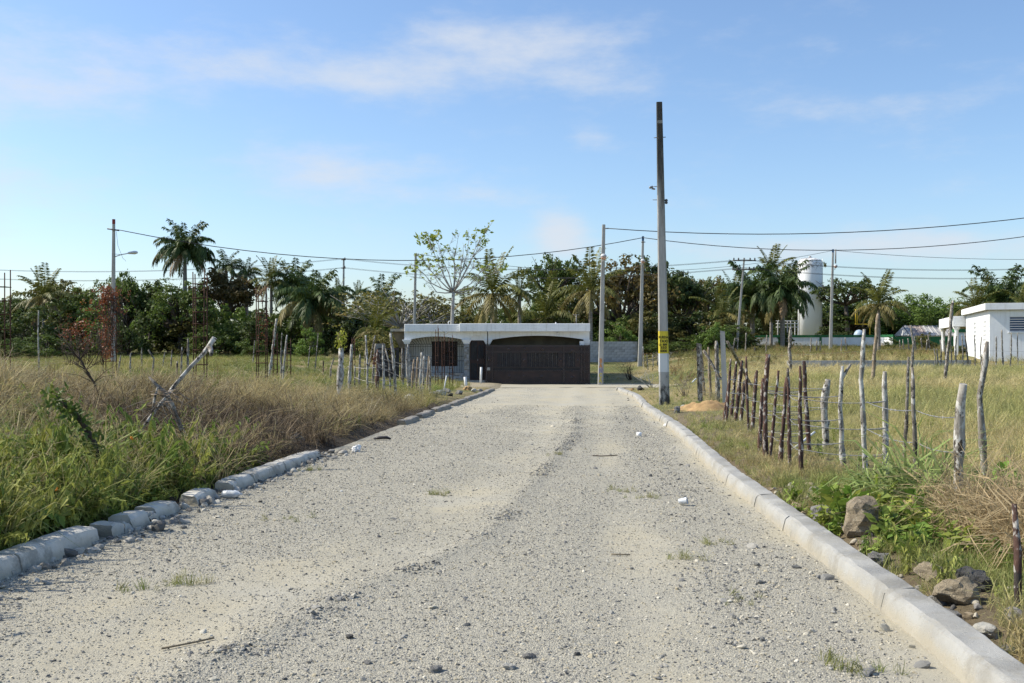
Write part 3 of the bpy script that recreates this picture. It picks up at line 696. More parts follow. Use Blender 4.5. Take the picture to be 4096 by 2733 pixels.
# local frame: +x runs right along the front, +y runs back along the sunlit side wall
def wb(name, m, *a, parent=None, bev=None):
    mb = MB(); (mb.bbox(*a, bev) if bev else mb.box(*a)); return mb.build(name, M[m], parent or wh)
front = MB(); wall_holes(front, 0, 11, 0, 3.05, [(1.05, 3.0, 1.78, 2.68), (6, 8, 1.78, 2.68)], 0, .15); front.build('front_wall', M['white_paint'], wh)
holes = []
for t0 in (1.6, 6.0):
    for c in range(2):
        for r in range(6): holes.append((t0+c*.62, t0+c*.62+.42, .97+r*.27, 1.13+r*.27))
side = MB(); wall_holes(side, .16, 11.5, 0, 3.05, holes, 0, .12)
so = side.build('side_wall', M['white_bright'], wh)
so.data.transform(Matrix(((0, 1, 0, 0), (1, 0, 0, 0), (0, 0, 1, 0), (0, 0, 0, 1)))); so.data.flip_normals()
for t0 in (1.6, 6.0):      # moulded frame round each vent grid and its pierced blocks
    for a in ((-.06, 0, .9, 2.66), (.92, .98, .9, 2.66)): wb('vent_frame', 'white_bright', -.012, .001, t0+a[0], t0+a[1], a[2], a[3])
    for r in range(7): wb('breeze_block', 'white_bright', -.008, .001, t0+.001, t0+.919, .965+r*.27-.12, .965+r*.27-.002)
wb('back_wall', 'white_paint', 0, 11, 11.35, 11.5, 0, 3.05); wb('right_wall', 'white_paint', 10.85, 11, .16, 11.34, 0, 3.05)
wb('vent_shade_sheet', 'iron_black', .35, .4, .3, 11.2, 0, 3.0)  # black sheet: shade behind the vent holes put into its colour
rf = wb('roof', 'raw_concrete', -.15, 11.15, -.15, 11.6, 3.06, 3.3)
wb('fascia', 'white_paint', -.28, 11.3, -.28, -.151, 3.08, 3.46, parent=rf, bev=.01); wb('fascia', 'white_bright', -.28, -.151, -.15, 11.7, 3.08, 3.46, parent=rf, bev=.01); wb('fascia', 'white_paint', 11.151, 11.3, -.15, 11.7, 3.08, 3.46, parent=rf)
def jalousie(x0, x1, z0, z1):
    w = wb('window', 'glass_blue', x0+.002, x1-.002, .11, .13, z0+.002, z1-.002)
    mid = (x0+x1)/2
    for a in ((x0, x0+.05, z0, z1), (x1-.05, x1, z0, z1), (mid-.12, mid-.08, z0, z1), (mid+.08, mid+.12, z0, z1)): wb('frame', 'white_bright', a[0]+.003, a[1]-.003, .02, .1, a[2]+.003, a[3]-.003, parent=w)
    n = 6
    for k in range(n+1):
        z = z0+.02+(z1-z0-.06)*k/n
        for a, b in ((x0+.051, mid-.121), (mid+.121, x1-.051)): wb('louvre', 'white_bright', a, b, .03, .09, z, z+.035, parent=w)
    wb('sill', 'white_paint', x0-.05, x1+.05, -.06, .0, z0-.07, z0-.002, parent=w)
jalousie(1.05, 3.0, 1.78, 2.68); jalousie(6, 8, 1.78, 2.68)
# porch behind the side wall
pr = wb('porch_roof', 'white_bright', -.82, 3.0, 11.72, 21.8, 2.3, 3.02, bev=.01)
wb('soffit', 'slab_concrete', -.6, 2.8, 12, 21.5, 2.27, 2.299, parent=pr); wb('porch_floor', 'raw_concrete', -.9, 3, 11.6, 22, 0, .12); wb('porch_back', 'white_paint', 2.6, 2.8, 11.6, 21.8, .12, 2.27)
for yy_ in (12.05, 21.4):
    mb = MB(); mb.lathe([(.16, .12), (.16, .2), (.135, .24), (.13, 1.95), (.15, 2.0), (.15, 2.06), (.2, 2.12), (.24, 2.2), (.24, 2.295)], 20); o = mb.build('column', M['white_bright'], wh); o.location = (-.55, yy_, 0)
wb('plinth', 'raw_concrete', -.06, 11.06, -.06, 11.5, -.5, -.001)

# ------------------------------------------------------------------ green and white compound wall, tank, barn
GY = 110.0
gwz = 1.35
cw = empty('compound_wall', (0, 0, 0), 0, 'white compound wall with green coping and posts below the tank', 'wall')
ptsW = [P(2955, 0, 110), P(3282, 0, 108), P(3500, 0, 107), P(3575, 0, 104)]
for i in range(3):
    a, b = ptsW[i].xy, ptsW[i+1].xy; L = (b-a).length; an = math.atan2(b.y-a.y, b.x-a.x)
    n = max(1, round(L/4.3))
    for k in range(n):
        p = a+(b-a)*(k/n); l = L/n
        for nm, m, box in (('panel', 'white_paint', (.12, l-.12, -.06, .06, .22, 1.08)), ('coping', 'green_paint', (0, l, -.1, .1, 1.083, 1.32)), ('base_band', 'green_paint', (.12, l-.12, -.07, .07, -.6, .217)), ('post', 'green_paint', (-.11, .118, -.09, .09, -.6, 1.08))):
            o = MB().box(*box).build(nm, M[m], cw); o.location = (p.x, p.y, gwz); o.rotation_euler = (0, 0, an)
gwall = empty('compound_wall', (0, 0, 0), 0, 'plain green compound wall in front of the barn roof', 'wall')
a, b = P(3575, 0, 104.2).xy, P(4150, 0, 104).xy; L = (b-a).length; n = 5
for k in range(n):
    p = a+(b-a)*(k/n)
    for nm, box in (('panel', (.1, L/n-.1, -.05, .05, -.8, 1.0)), ('post', (-.1, .098, -.08, .08, -.8, 1.08)), ('coping', (.1, L/n-.1, -.08, .08, 1.002, 1.12))):
        o = MB().box(*box).build(nm, M['green_paint'], gwall); o.location = (p.x, p.y, gwz)
# tank
TY = 120.0; tx = (3240-2048)/F*TY
tank = empty('water_tank', (tx, TY, 1.9), 0, 'tall white cylindrical water tank rising behind the palms', 'tank')
MB().lathe([(1.34, -.8), (1.34, 9.15), (1.30, 9.3)], 40).build('shell', M['tank_white'], tank)
MB().lathe([(1.34, 9.3), (1.20, 9.45), (.7, 9.62), (.12, 9.7)], 32).build('dome', M['tank_white'], tank)
MB().lathe([(.16, 9.68), (.16, 9.85), (.1, 9.9)], 16).build('hatch', M['tank_white'], tank)
MB().tube([(-1.35, -.35, -.6), (-1.4, -.4, 9.2), (-1.2, -.35, 9.6), (.2, -.2, 9.72)], .04, 6).build('fill_pipe', M['pvc'], tank)
MB().tube([(1.37, -.2, 6), (1.37, -.2, 9.6)], .03, 6).build('vent', M['pvc'], tank)
# pale pipe frame left of the tank
pf = empty('pipe_rack', (P(3115, 0, 118).x, 118, 1.75), 0, 'pale pipe frame standing beside the white tank', 'frame')
for k in range(5): MB().tube([(-.1+k*.36, 0, -.6), (-.1+k*.36, 0, 2.6)], .07, 6).build('post', M['pale_trunk'], pf)
for k in range(2): MB().tube([(1.9+k*.35, .3, -.6), (1.9+k*.35, .3, 2.5)], .04, 6).build('post', M['pvc'], pf)
for zz_ in (1.9, 2.3, 2.6): MB().tube([(-.3, .05, zz_), (2.3, .3, zz_)], .04, 6).build('rail', M['pvc'], pf)
# barn with corrugated roof
barn = empty('barn', (P(3640, 0, 114).x, 114, 1.4), 0, 'long low barn with ribbed metal roof behind the green wall', 'barn')
MB().box(.6, 11.5, .5, 6, -.3, 1.35).build('wall', M['white_paint'], barn)
mb = MB(); mb.add([(0.05, .4, 1.3), (.4, 3.2, 2.3), (.4, 6, 1.3)], [(0, 1, 2)]); mb.build('gable', M['white_bright'], barn)

for k in range(24):
    x = k*.5; rb = MB(); sh = .45/3.2
    for a, b, h in ((.0, .18, .0), (.18, .24, .05), (.24, .44, .05), (.44, .5, 0)):
        pass
    prof = [(0, 0), (.14, 0), (.2, .06), (.3, .06), (.36, 0), (.498, 0)]
    vs = [(x+px, 0, 1.25+pz) for px, pz in prof]+[(x+px+.45, 3.2, 2.4+pz) for px, pz in prof]+[(x+px+.45, 6.3, 1.25+pz) for px, pz in prof]
    fs = [(r*6+i, r*6+i+1, r*6+7+i, r*6+6+i) for r in range(2) for i in range(5)]
    rb.add(vs, fs); rb.build('roof_sheet', M['tin_rust' if k in (1, 2, 3) else 'tin_roof'], barn)
# yellow pipe and pale dome behind the compound wall
yp = empty('yellow_pipe', (P(3422, 0, 113).x, 113, 0), 0, 'yellow bent gas pipe above the compound wall', 'pipe')
for k in range(2):
    MB().tube([(.02+k*.17, 0, 3.9), (.02+k*.17, 0, 5.5)], .055, 8).build('riser', M['yellow_paint'], yp)
MB().tube([(-.05, 0, 3.9), (1.5, 0, 3.85), (1.55, 0, 3.8), (1.55, 0, 1.5)], .05, 8).build('elbow_pipe', M['yellow_paint'], yp)
dm = MB(); dm.lathe([(.55, 0), (.54, .25), (.45, .5), (.27, .7), (.03, .78)], 24); o = dm.build('tank_dome', M['dish_blue']); o.location = (P(3436, 0, 112).x, 112, 2.5); tag(o, 'pale blue rounded tank top peeking over the compound wall', 'tank')
MB().lathe([(.55, -2.5), (.55, -.001)], 24).build('shell', M['dish_blue'], o)
gb_ = empty('green_shed', (P(3852, 0, 92).x, 92, 1.2), 0, 'small green and white shed beside the porch of the right house', 'shed')
MB().box(-.4, 1.5, 0, 1, 0, 1.55).build('wall', M['white_bright'], gb_); MB().box(-.5, 1.6, -.15, 1.1, 1.553, 2.0).build('roof', M['green_paint'], gb_)

# ------------------------------------------------------------------ utility poles
def pole(name, label, base, top, w0, w1, rz, m='pole_plain', parts=None, cham=.15):
    """tapered square concrete pole with chamfered corners, from base to top (world points)"""
    base = Vector(base); top = Vector(top); H = (top-base).z
    r = empty(name, base, 0, label, 'utility pole', 'concrete utility poles')
    mb = MB(); vs = []; n = 14
    for i in range(n+1):
        t_ = -.05+1.05*i/n; w = (w0+(w1-w0)*max(t_, 0))/2; c = w*cham*2
        cx, cy = (top.x-base.x)*t_, (top.y-base.y)*t_
        ring = [(w-c, -w), (w, -w+c), (w, w-c), (w-c, w), (-w+c, w), (-w, w-c), (-w, -w+c), (-w+c, -w)]
        ca, sa = math.cos(rz), math.sin(rz)
        for px, py in ring: vs.append((cx+px*ca-py*sa, cy+px*sa+py*ca, H*t_))
    fs = [(i*8+k, i*8+(k+1) % 8, (i+1)*8+(k+1) % 8, (i+1)*8+k) for i in range(n) for k in range(8)]+[tuple(range(7, -1, -1)), tuple(n*8+k for k in range(8))]
    mb.add(vs, fs); mb.build('shaft', M[m], r)
    r['H'] = H
    return r
def pole_at(r, base, top, w0, w1, t_): return (Vector(top)-Vector(base))*t_, w0+(w1-w0)*t_
def band(r, base, top, w0, w1, rz, ta, tb, m, name, ex=.004, cham=.15):
    mb = MB(); vs = []; base = Vector(base); top = Vector(top); H = (top-base).z
    for t_ in (ta, tb):
        w = (w0+(w1-w0)*t_)/2; c = w*cham*2; w += ex
        ring = [(w-c, -w), (w, -w+c), (w, w-c), (w-c, w), (-w+c, w), (-w, w-c), (-w, -w+c), (-w+c, -w)]
        ca, sa = math.cos(rz), math.sin(rz)
        for px, py in ring: vs.append(((top.x-base.x)*t_+px*ca-py*sa, (top.y-base.y)*t_+px*sa+py*ca, H*t_))
    mb.add(vs, [(k, (k+1) % 8, 8+(k+1) % 8, 8+k) for k in range(8)]); return mb.build(name, M[m], r)
_fonts = {}
def text_mesh(body, size, bold=.0, ext=.0015):
    cu = bpy.data.curves.new('txt', 'FONT'); cu.body = body; cu.size = size; cu.align_x = 'CENTER'; cu.offset = bold; cu.extrude = ext; cu.resolution_u = 3
    to = bpy.data.objects.new('txt', cu); COL.objects.link(to); dg = bpy.context.evaluated_depsgraph_get()
    me = bpy.data.meshes.new_from_object(to.evaluated_get(dg)); bpy.data.objects.remove(to); bpy.data.curves.remove(cu); me.materials.clear(); return me
def ub(label, u, v, y, ut, vt, w0px, w1px, rz=R(10), m='pole_plain', lean_y=0, zb=None):
    """pole from photo pixels at distance y"""
    b = P(u, v, y); tp = P(ut, vt, y); tp.y += lean_y
    if zb is not None: b.z = zb
    b.z = min(b.z, g1(b.x, b.y)); 
    k = 1/(math.cos(rz)+abs(math.sin(rz)))*y/F
    return pole('utility_pole', label, b, tp, w0px*k, w1px*k, rz, m), b, tp, w0px*k, w1px*k, rz
lampm = None
def ball_lamp(r, loc, s=1.0):
    """street lamp seen head-on: metal hood over a glass bowl on a short arm"""
    l = MB(); l.tube([(0, .10*s, -.35*s), (0, .02*s, -.2*s), (0, -.12*s, .02*s)], .035*s, 8); arm = l.build('lamp_arm', M['lamp_metal'], r); arm.location = loc
    h = MB(); h.lathe([(.20*s, 0), (.205*s, .05*s), (.17*s, .13*s), (.08*s, .19*s), (.02*s, .2*s)], 18); h.build('lamp_hood', M['lamp_metal'], arm).location = (0, -.2*s, .02*s)
    b = MB(); b.lathe([(.03*s, -.2*s), (.10*s, -.18*s), (.16*s, -.10*s), (.185*s, -.003)], 18); b.build('lamp_bowl', M['lamp_glass'], arm).location = (0, -.2*s, .02*s)
# near pole
A = ub('tall mould-stained concrete pole with yellow taxi advert at the right kerb', 2658, 1634, 33, 2637, 410, 49, 27, R(-10), 'pole_near'); pr_, b_, t_p, w0, w1, rzz = A
H = t_p.z-b_.z
tz = lambda v: (1634-v)/(1634-410)
band(pr_, b_, t_p, w0, w1, rzz, tz(1414), tz(1325), 'yellow_band', 'painted_band'); band(pr_, b_, t_p, w0, w1, rzz, tz(1488), tz(1414.2), 'white_band', 'painted_band')
def pole_text(r, b, tp, w0, w1, rz, body, t_, size, m, xoff=0, bold=.006, name='lettering', sx=1):
    me = text_mesh(body, size, bold); o = link(name, me, M[m], r); w = (w0+(w1-w0)*t_)/2; d = Vector(tp)-Vector(b)
    ca, sa = math.cos(rz), math.sin(rz); px, py = xoff, -w-.0075
    o.location = (d.x*t_+px*ca-py*sa, d.y*t_+px*sa+py*ca, d.z*t_)
    tilt = math.atan2((w0-w1)/2, d.z); lean = math.atan2(d.x, d.z)
    o.rotation_euler = Euler((R(90)-0*tilt, 0, rz)); o.scale = (sx, 1, 1); return o
for body, v, sz, xo_, sx_ in (('RUEDA', 1354, .105, .008, .86), ('TAXI', 1370, .115, .012, .98), ('809', 1383, .095, .05, .9), ('333', 1395, .10, .01, 1.3), ('0000', 1409, .115, .008, .92)):
    pole_text(pr_, b_, t_p, w0, w1, rzz, body, tz(v), sz, 'black_paint', xo_, .004, sx=sx_)
ringm = MB(); ringm.tube([(.036*math.cos(k*.393), .0, .036*math.sin(k*.393)) for k in range(17)], .005, 4, cap=False); o = ringm.build('phone_symbol', M['black_paint'], pr_)
dd = t_p-b_; tt_ = tz(1379.5); w_ = (w0+(w1-w0)*tt_)/2; o.location = (dd.x*tt_-.095*math.cos(rzz)-(-w_-.006)*math.sin(rzz), dd.y*tt_-.095*math.sin(rzz)+(-w_-.006)*math.cos(rzz), dd.z*tt_); o.rotation_euler = (0, 0, rzz)
pole_text(pr_, b_, t_p, w0, w1, rzz, '2', tz(1382.5), .06, 'black_paint', -.095, .002, 'phone_symbol')
for v, kind in ((552, 0), (747, 1), (800, 2), (490, 3)):
    q = dd*tz(v)
    w_ = (w0+(w1-w0)*tz(v))/2
    if kind == 0:
        MB().tube([(q.x-w_-.09, q.y-.02, q.z), (q.x+w_+.08, q.y-.02, q.z+.02)], .012, 6).build('bolt', M['insulator'], pr_)
        MB().tube([(q.x-w_*.8, q.y-w_-.02, q.z), (q.x, q.y-w_-.03, q.z-.14), (q.x+w_*.8, q.y-w_-.02, q.z)], .008, 5).build('wire_loop', M['wire_dark'], pr_)
    if kind == 1:
        MB().tube([(q.x-w_+.02, q.y, q.z), (q.x-w_-.13, q.y-.02, q.z)], .012, 6).build('bolt', M['steel'], pr_)
        o = MB().lathe([(.03, -.06), (.045, -.04), (.03, 0), (.045, .04), (.03, .06)], 10).build('spool_insulator', M['steel'], pr_); o.location = (q.x-w_-.19, q.y, q.z-.02); o.rotation_euler = (0, R(75), 0)
        o = MB().lathe([(.02, -.06), (.03, 0), (.02, .06)], 8).build('clamp', M['steel'], pr_); o.location = (q.x-w_-.12, q.y, q.z-.07); o.rotation_euler = (0, R(100), 0)
    if kind == 2:
        MB().tube([(q.x-w_-.14, q.y, q.z), (q.x+w_+.06, q.y, q.z)], .010, 6).build('bolt', M['insulator'], pr_)
        o = MB().lathe([(.03, -.07), (.055, -.03), (.035, 0), (.055, .04), (.03, .08)], 10).build('spool_insulator', M['insulator'], pr_); o.location = (q.x+w_+.05, q.y-.02, q.z-.06)
    if kind == 3:
        MB().box(q.x-.08, q.x+.08, q.y-w_-.012, q.y-w_, q.z-.05, q.z+.05).build('plate', M['raw_concrete'], pr_)
# pole beside the house with painted BANCA
B = ub('concrete lamp pole with painted BANCA letters beside the white house', 2402, 1535, 58.6, 2415, 899, 25, 14, R(-9)); pb, bb, bt, c0, c1, brz = B
MB().tube([(0, 0, 0), (.22, -.05, 0)], .03, 6).build('bracket', M['insulator'], pb).location = (bt-bb)*.975+Vector((.05, -.08, 0))
for k, ch in enumerate('BANCA'):
    pole_text(pb, bb, bt, c0, c1, brz, ch, (1535-(1446+k*19.5))/636, .33, ['letter_orange', 'letter_orange', 'letter_violet', 'letter_yellow', 'letter_yellow'][k], 0.0, .012, sx=.75)
    pole_text(pb, bb, bt, c0, c1, brz, ch, (1535-(1446+k*19.5))/636, .34, 'letter_violet', .022, .0, sx=.75).location.y += .004
ball_lamp(pb, (bt-bb)*.795+Vector((0, -.14, 0)), .85)
D_ = ub('pale concrete lamp pole right of the block wall with blue tip', 2560, 1453, 73.6, 2572, 946, 22, 9.5, R(-11)); pd = D_[0]; dv = D_[2]-D_[1]
band(*D_, .965, 1.001, 'blue_paint', 'painted_band'); ball_lamp(pd, dv*.805+Vector((0, -.12, 0)), .8)
MB().tube([(-.14, -.1, 0), (.16, -.1, 0)], .03, 6).build('bracket', M['insulator'], pd).location = dv*.955
# left pole with red tip and arm lamp
L_ = ub('concrete pole with red tip and long-armed street lamp at left', 452, 1462, 65, 455, 878, 20, 11, R(-12)); pl = L_[0]; lv_ = L_[2]-L_[1]
band(*L_, .968, 1.001, 'red_paint', 'painted_band')
q = lv_*.745
MB().tube([(q.x+.1, q.y, q.z), (q.x+.5, q.y-.05, q.z+.12), (q.x+1.0, q.y-.1, q.z+.2)], .03, 8).build('lamp_arm', M['lamp_metal'], pl); MB().tube([(q.x+.1, q.y, q.z+.16), (q.x+.42, q.y-.05, q.z+.13)], .015, 6).build('brace', M['lamp_metal'], pl)
hd = MB(); hd.lathe([(.02, -.28), (.09, -.24), (.12, -.05), (.15, .12), (.1, .26), (.02, .3)], 14); o = hd.build('lamp_head', M['lamp_metal'], pl); o.location = (q.x+1.22, q.y-.12, q.z+.23); o.rotation_euler = (0, R(86), 0); o.scale = (.75, 1, 1.1)
q = lv_*.928; MB().tube([(q.x-.35, q.y-.1, q.z+.06), (q.x+.38, q.y-.1, q.z-.05)], .045, 6).build('crossarm', M['insulator'], pl); MB().tube([(q.x-.1, q.y-.12, q.z), (q.x+.38, q.y-.12, q.z-.06)], .03, 6).build('crossarm', M['insulator'], pl)
MB().tube([(q.x+.2, q.y-.1, q.z-.1), (q.x+.3, q.y-.1, q.z-1.0), (q.x+.6, q.y-.1, q.z-1.75), (q.x+.8, q.y-.1, q.z-1.95)], .01, 4).build('feed_wire', M['wire_dark'], pl)
# far poles
Pf2 = ub('far grey utility pole standing behind the leafy-topped post', 1372, 1395, 105, 1375, 1036, 9.5, 7, R(-12)); Pf3 = ub('slim concrete pole rising behind the left end of the house roof', 1655, 1420, 80, 1663, 1014, 13, 9, R(-10)); Pf7 = ub('far utility pole with crossarms among the palms left of the tank', 2945, 1375, 86, 2977, 1032, 13, 8, R(-12)); Pf8 = ub('pale concrete pole in front of the compound wall right of the tank', 3322, 1404, 92, 3332, 998, 17, 9, R(-14))
for A_, fr in ((Pf2, .99), (Pf2, .90), (Pf7, .97), (Pf7, .875)):
    q = (A_[2]-A_[1])*fr; w = .95 if A_ is Pf7 else .22
    MB().tube([(q.x-w, q.y-.12, q.z), (q.x+w, q.y-.12, q.z)], .05, 6).build('crossarm', M['insulator'], A_[0])
    for s_ in ((-.9, -.5, .5, .9) if A_ is Pf7 else (.6,)): MB().lathe([(.05, 0), (.07, .05), (.04, .1), (.07, .15), (.03, .2)], 8).build('insulator', M['insulator'], A_[0]).location = (q.x+s_*w, q.y-.12, q.z+.03)
band(*Pf8, .97, 1.001, 'blue_paint', 'painted_band')
q = (Pf8[2]-Pf8[1]); MB().tube([(q.x*.9+.22, -.1, q.z*.86), (q.x+.2, -.1, q.z*1.0)], .06, 6).build('conduit', M['pole_plain'], Pf8[0]); ball_lamp(Pf8[0], (q.x*.84+.2, -.05, q.z*.83), .8)
band(*Pf3, .975, 1.001, 'red_paint', 'painted_band')
MB().tube([(-.15, -.1, 0), (.25, -.1, 0)], .035, 6).build('bracket', M['insulator'], Pf3[0]).location = (Pf3[2]-Pf3[1])*.985

# ------------------------------------------------------------------ power lines
def wire(label, pts, r, name='power_line', m='wire_dark'):
    """hanging cable through world points, parabola sag given per span"""
    mb = MB(); path = []
    for a, b, sag in pts:
        a = Vector(a); b = Vector(b); n = 18
        for i in range(n+(1 if (a, b, sag) == pts[-1] or True else 0)):
            t_ = i/n; p = a.lerp(b, t_); p.z -= 4*sag*t_*(1-t_); path.append(p)
        path.append(b.copy())
    out = [path[0]]
    for p in path[1:]:
        if (p-out[-1]).length > 1e-3: out.append(p)
    mb.tube(out, r, 5, smooth=True); o = mb.build(name, M[m]); return tag(o, label, 'cable', 'overhead cables')
a, b, c = P(470, 919, 64.8), P(2572, 951, 73.5), P(4500, 880, 66)
wire('twisted cable from the red-tipped pole to the blue-tipped pole', [(a, b, 1.75)], .026)
wire('twisted cable running right from the blue-tipped lamp pole', [(b, c, 1.35)], .026)
wire('twisted cable running right from the BANCA pole, highest at the right edge', [(P(2432, 914, 58.4), P(4700, 780, 55), 1.0)], .024)
wire('thin cable from the slim pole behind the roof to the pole by the compound wall', [(P(1668, 1016, 80), P(3334, 1002, 92), 1.6)], .016)
wire('thin cable running right from the pole in front of the compound wall', [(P(3336, 1002, 92), P(4700, 1018, 88), .6)], .018)
for dz_, lab in ((0, 'upper'), (36, 'lower')):
    for k, lab2 in ((0, 'front'), (1, 'rear')):
        yy_ = 104.8+k*.8; e = k*3
        wire('%s %s wire of the far line left of the leafy-topped post' % (lab, lab2), [(P(-700, 1030+dz_+e, yy_), P(1375, 1034+dz_+e, yy_), 1.35)], .014)
        wire('%s %s wire of the far line passing above the house' % (lab, lab2), [(P(1375, 1034+dz_+e, yy_), P(2975, 1038+dz_*.9+e, 85.8+k*.3), .95)], .014)
        wire('%s %s wire of the far line right of the crossarm pole' % (lab, lab2), [(P(2977, 1038+dz_*.9+e, 85.8+k*.3), P(4900, 1010+dz_+e, 90), 1.15)], .014)

# ------------------------------------------------------------------ fence posts
def stake(pts, w, m, label, name='fence_post', y=None, group='fence posts', cat='fence post', seed=None, knots=2, branch=None, sink=.25, taper=.85):
    """irregular wooden post through photo pixels (top first, base last), w = width in photo pixels"""
    (ub_, vb_) = pts[-1]
    if y is None: x, y = hit(ub_, vb_)
    base = P(ub_, vb_, y); base.z = g1(base.x, y)
    w = w*(1.16 if ub_ > 2700 else 1.08)
    rnd = random.Random(seed if seed is not None else int(ub_*7+vb_))
    W = [P(u, v, y) for u, v in pts[:-1]]+[base]
    W[0].y += rnd.uniform(-.08, .08)
    W = W[::-1]
    d0 = (W[1]-W[0]).normalized(); path = [W[0]-d0*sink]
    for a, b in zip(W, W[1:]):
        n = max(2, int((b-a).length/.16))
        for i in range(n): path.append(a.lerp(b, i/n))
    path.append(W[-1]); r0 = w/F*y/2; m_ = len(path)
    kn = {rnd.randrange(2, max(3, m_-1)): rnd.uniform(1.12, 1.32) for _ in range(knots)}
    loc = [(p-base)+Vector((rnd.uniform(-1, 1), rnd.uniform(-1, 1), 0))*r0*.16 for p in path]
    rad = [r0*(1.08-(1.08-taper)*i/(m_-1))*rnd.uniform(.93, 1.07)*kn.get(i, 1) for i in range(m_)]
    rad[-1] *= rnd.uniform(.6, .95)
    mb = MB(); mb.tube(loc, rad, 8, jit=.10, rnd=rnd)
    if branch:
        for (du, dv, l, bw) in branch:
            s0 = loc[-2] if dv is None else loc[max(1, int(len(loc)*dv))]
            e = Vector((du/F*y, rnd.uniform(-.03, .03), l/F*y)); mb.tube([s0, s0+e*.5+Vector((0, 0, .01)), s0+e], [bw*r0, bw*r0*.8, bw*r0*.6], 6, jit=.1, rnd=rnd)
    o = mb.build(name, M[m]); o.location = base
    tag(o, label, cat, group); o['h'] = (W[-1]-base).z
    return o, base, W[-1]-base
zA = lambda x, y: (2700+x/2.24, 1250+y/2.24)
zB = lambda x, y: (3300+x/1.96, 1300+y/1.96)
zC = lambda x, y: (1000+x/3.357, 1250+y/3.357)
zD = lambda x, y: (1400+x/3.917, 1200+y/3.917)
zE = lambda x, y: (300+x/3.337, 1280+y/3.337)
right_posts = []
def rp(*a, **k): r = stake(*a, **k); right_posts.append(r); return r
rp([zA(235, 355), zA(260, 745)], 11, 'bark_tan', 'slim tan post just right of the grey plank post')
rp([zA(295, 310), zA(320, 765)], 10, 'bark_tan', 'thin straight brown-tan stake between the plank and the square post')
rp([zA(370, 255), zA(382, 800)], 16, 'bark_grey', 'stout grey-tan post immediately left of the square concrete post')
BR = [([(490, 520), (440, 965)], 9), ([(500, 415), (462, 985)], 10), ([(550, 440), (505, 945)], 11), ([(600, 430), (540, 975)], 14), ([(620, 610), (590, 985)], 12), ([(635, 395), (642, 640), (662, 1085)], 10),
      ([(735, 520), (690, 1065)], 14), ([(785, 590), (755, 1245)], 14), ([(830, 375), (812, 700), (812, 1315)], 18), ([(925, 520), (850, 1325)], 11), ([(995, 580), (940, 1365)], 14), ([(1015, 500), (1030, 1395)], 13), ([(1110, 480), (1120, 800), (1132, 1465)], 15), ([(1150, 435), (1165, 700), (1206, 1275)], 15)]
for i, (p, w) in enumerate(BR): rp([zA(*q) for q in p], w, 'bark_brown', '%s bark-brown stake to the right of the square concrete post' % ORD[i+1])
rp([zA(1365, 600), zA(1340, 800), zA(1350, 1215)], 22, 'bark_white', 'split white forked post right of the brown stakes', branch=[(14, .35, 60, .45)], taper=1.0)
rp([zA(1490, 480), zA(1480, 850), zA(1505, 1390)], 17, 'bark_white', 'white-barked post with a dark side branch at its tip', branch=[(34, None, 62, .75)], taper=.9)
rp([zB(300, 35), zB(283, 430), zB(322, 1255)], 17, 'bark_white', 'tallest white-barked post in the right fence, slightly bent', knots=4)
rp([zB(455, 365), zB(470, 600), zB(478, 1235)], 22, 'bark_white', 'thick short white post right of the tallest bent post')
rp([zB(650, 250), zB(640, 700), zB(620, 1055)], 12, 'bark_grey', 'thin dark grey stake standing just behind the fence line')
rp([zB(705, 335), zB(695, 650), zB(728, 1450)], 16, 'bark_grey', 'thin grey bent post right of the dark thin stake', knots=4)
rp([zB(1050, 460), zB(1052, 800), zB(1052, 1560)], 31, 'bark_white', 'thickest pale post in the right foreground with split top', taper=.95, knots=4)
rp([zB(1265, 130), zB(1215, 560), zB(1255, 1300)], 22, 'bark_grey', 'tall crooked grey post with dark knot right of the thick pale post', knots=5, branch=[(12, .8, 26, .35), (-10, .6, 18, .3)])
stake([(4073, 2020), (4070, 2200), (4072, 2450)], 25, 'bark_brown', 'dark brown post rising through the straw at the right edge', taper=.8)
# plank post, square concrete post, braces
def sq_post(u, v, ut, vt, w0, w1, m, label, dpt=.12, name='fence_post', cat='fence post'):
    x, y = hit(u, v); b = P(u, v, y); b.z = g1(b.x, y); tp = P(ut, vt, y)
    mb = MB(); vs = []
    for p, w in ((b-Vector((0, 0, .3)), w0), (tp, w1)):
        w = w/F*y/2; d = w if dpt is None else dpt/2
        for sx_, sy_ in ((-1, -1), (1, -1), (1, 1), (-1, 1)): vs.append(p-b+Vector((sx_*w, sy_*d, 0)))
    vs[4].z += .03; vs[7].z += .03
    mb.add(vs, [(3, 2, 1, 0), (4, 5, 6, 7), (0, 1, 5, 4), (1, 2, 6, 5), (2, 3, 7, 6), (3, 0, 4, 7)])
    o = mb.build(name, M[m]); o.location = b; o.rotation_euler = (0, 0, R(-12)); tag(o, label, cat, 'fence posts'); return o, b, tp-b
right_posts.insert(0, sq_post(*zA(228, 800), *zA(215, 282), 20, 20, 'bark_grey', 'weathered flat grey plank post at the far end of the right fence', .05))
right_posts.insert(4, sq_post(*zA(455, 835), *zA(425, 172), 21, 19, 'pole_plain', 'square pale concrete fence post with orange smear on its top', None))
def beam(p, q, w, m, label, y0, y1, name='brace', cat='brace'):
    a = P(*p, y0); b = P(*q, y1); rnd = random.Random(int(p[0])); r = w/F*y0/2
    path = [a.lerp(b, i/8)-a+Vector((rnd.uniform(-1, 1), 0, rnd.uniform(-1, 1)))*r*.2 for i in range(9)]
    o = MB().tube(path, r, 8, jit=.1, rnd=rnd).build(name, M[m]); o.location = a; return tag(o, label, cat, 'fence braces')
cpx, cpy = right_posts[4][1].x, right_posts[4][1].y
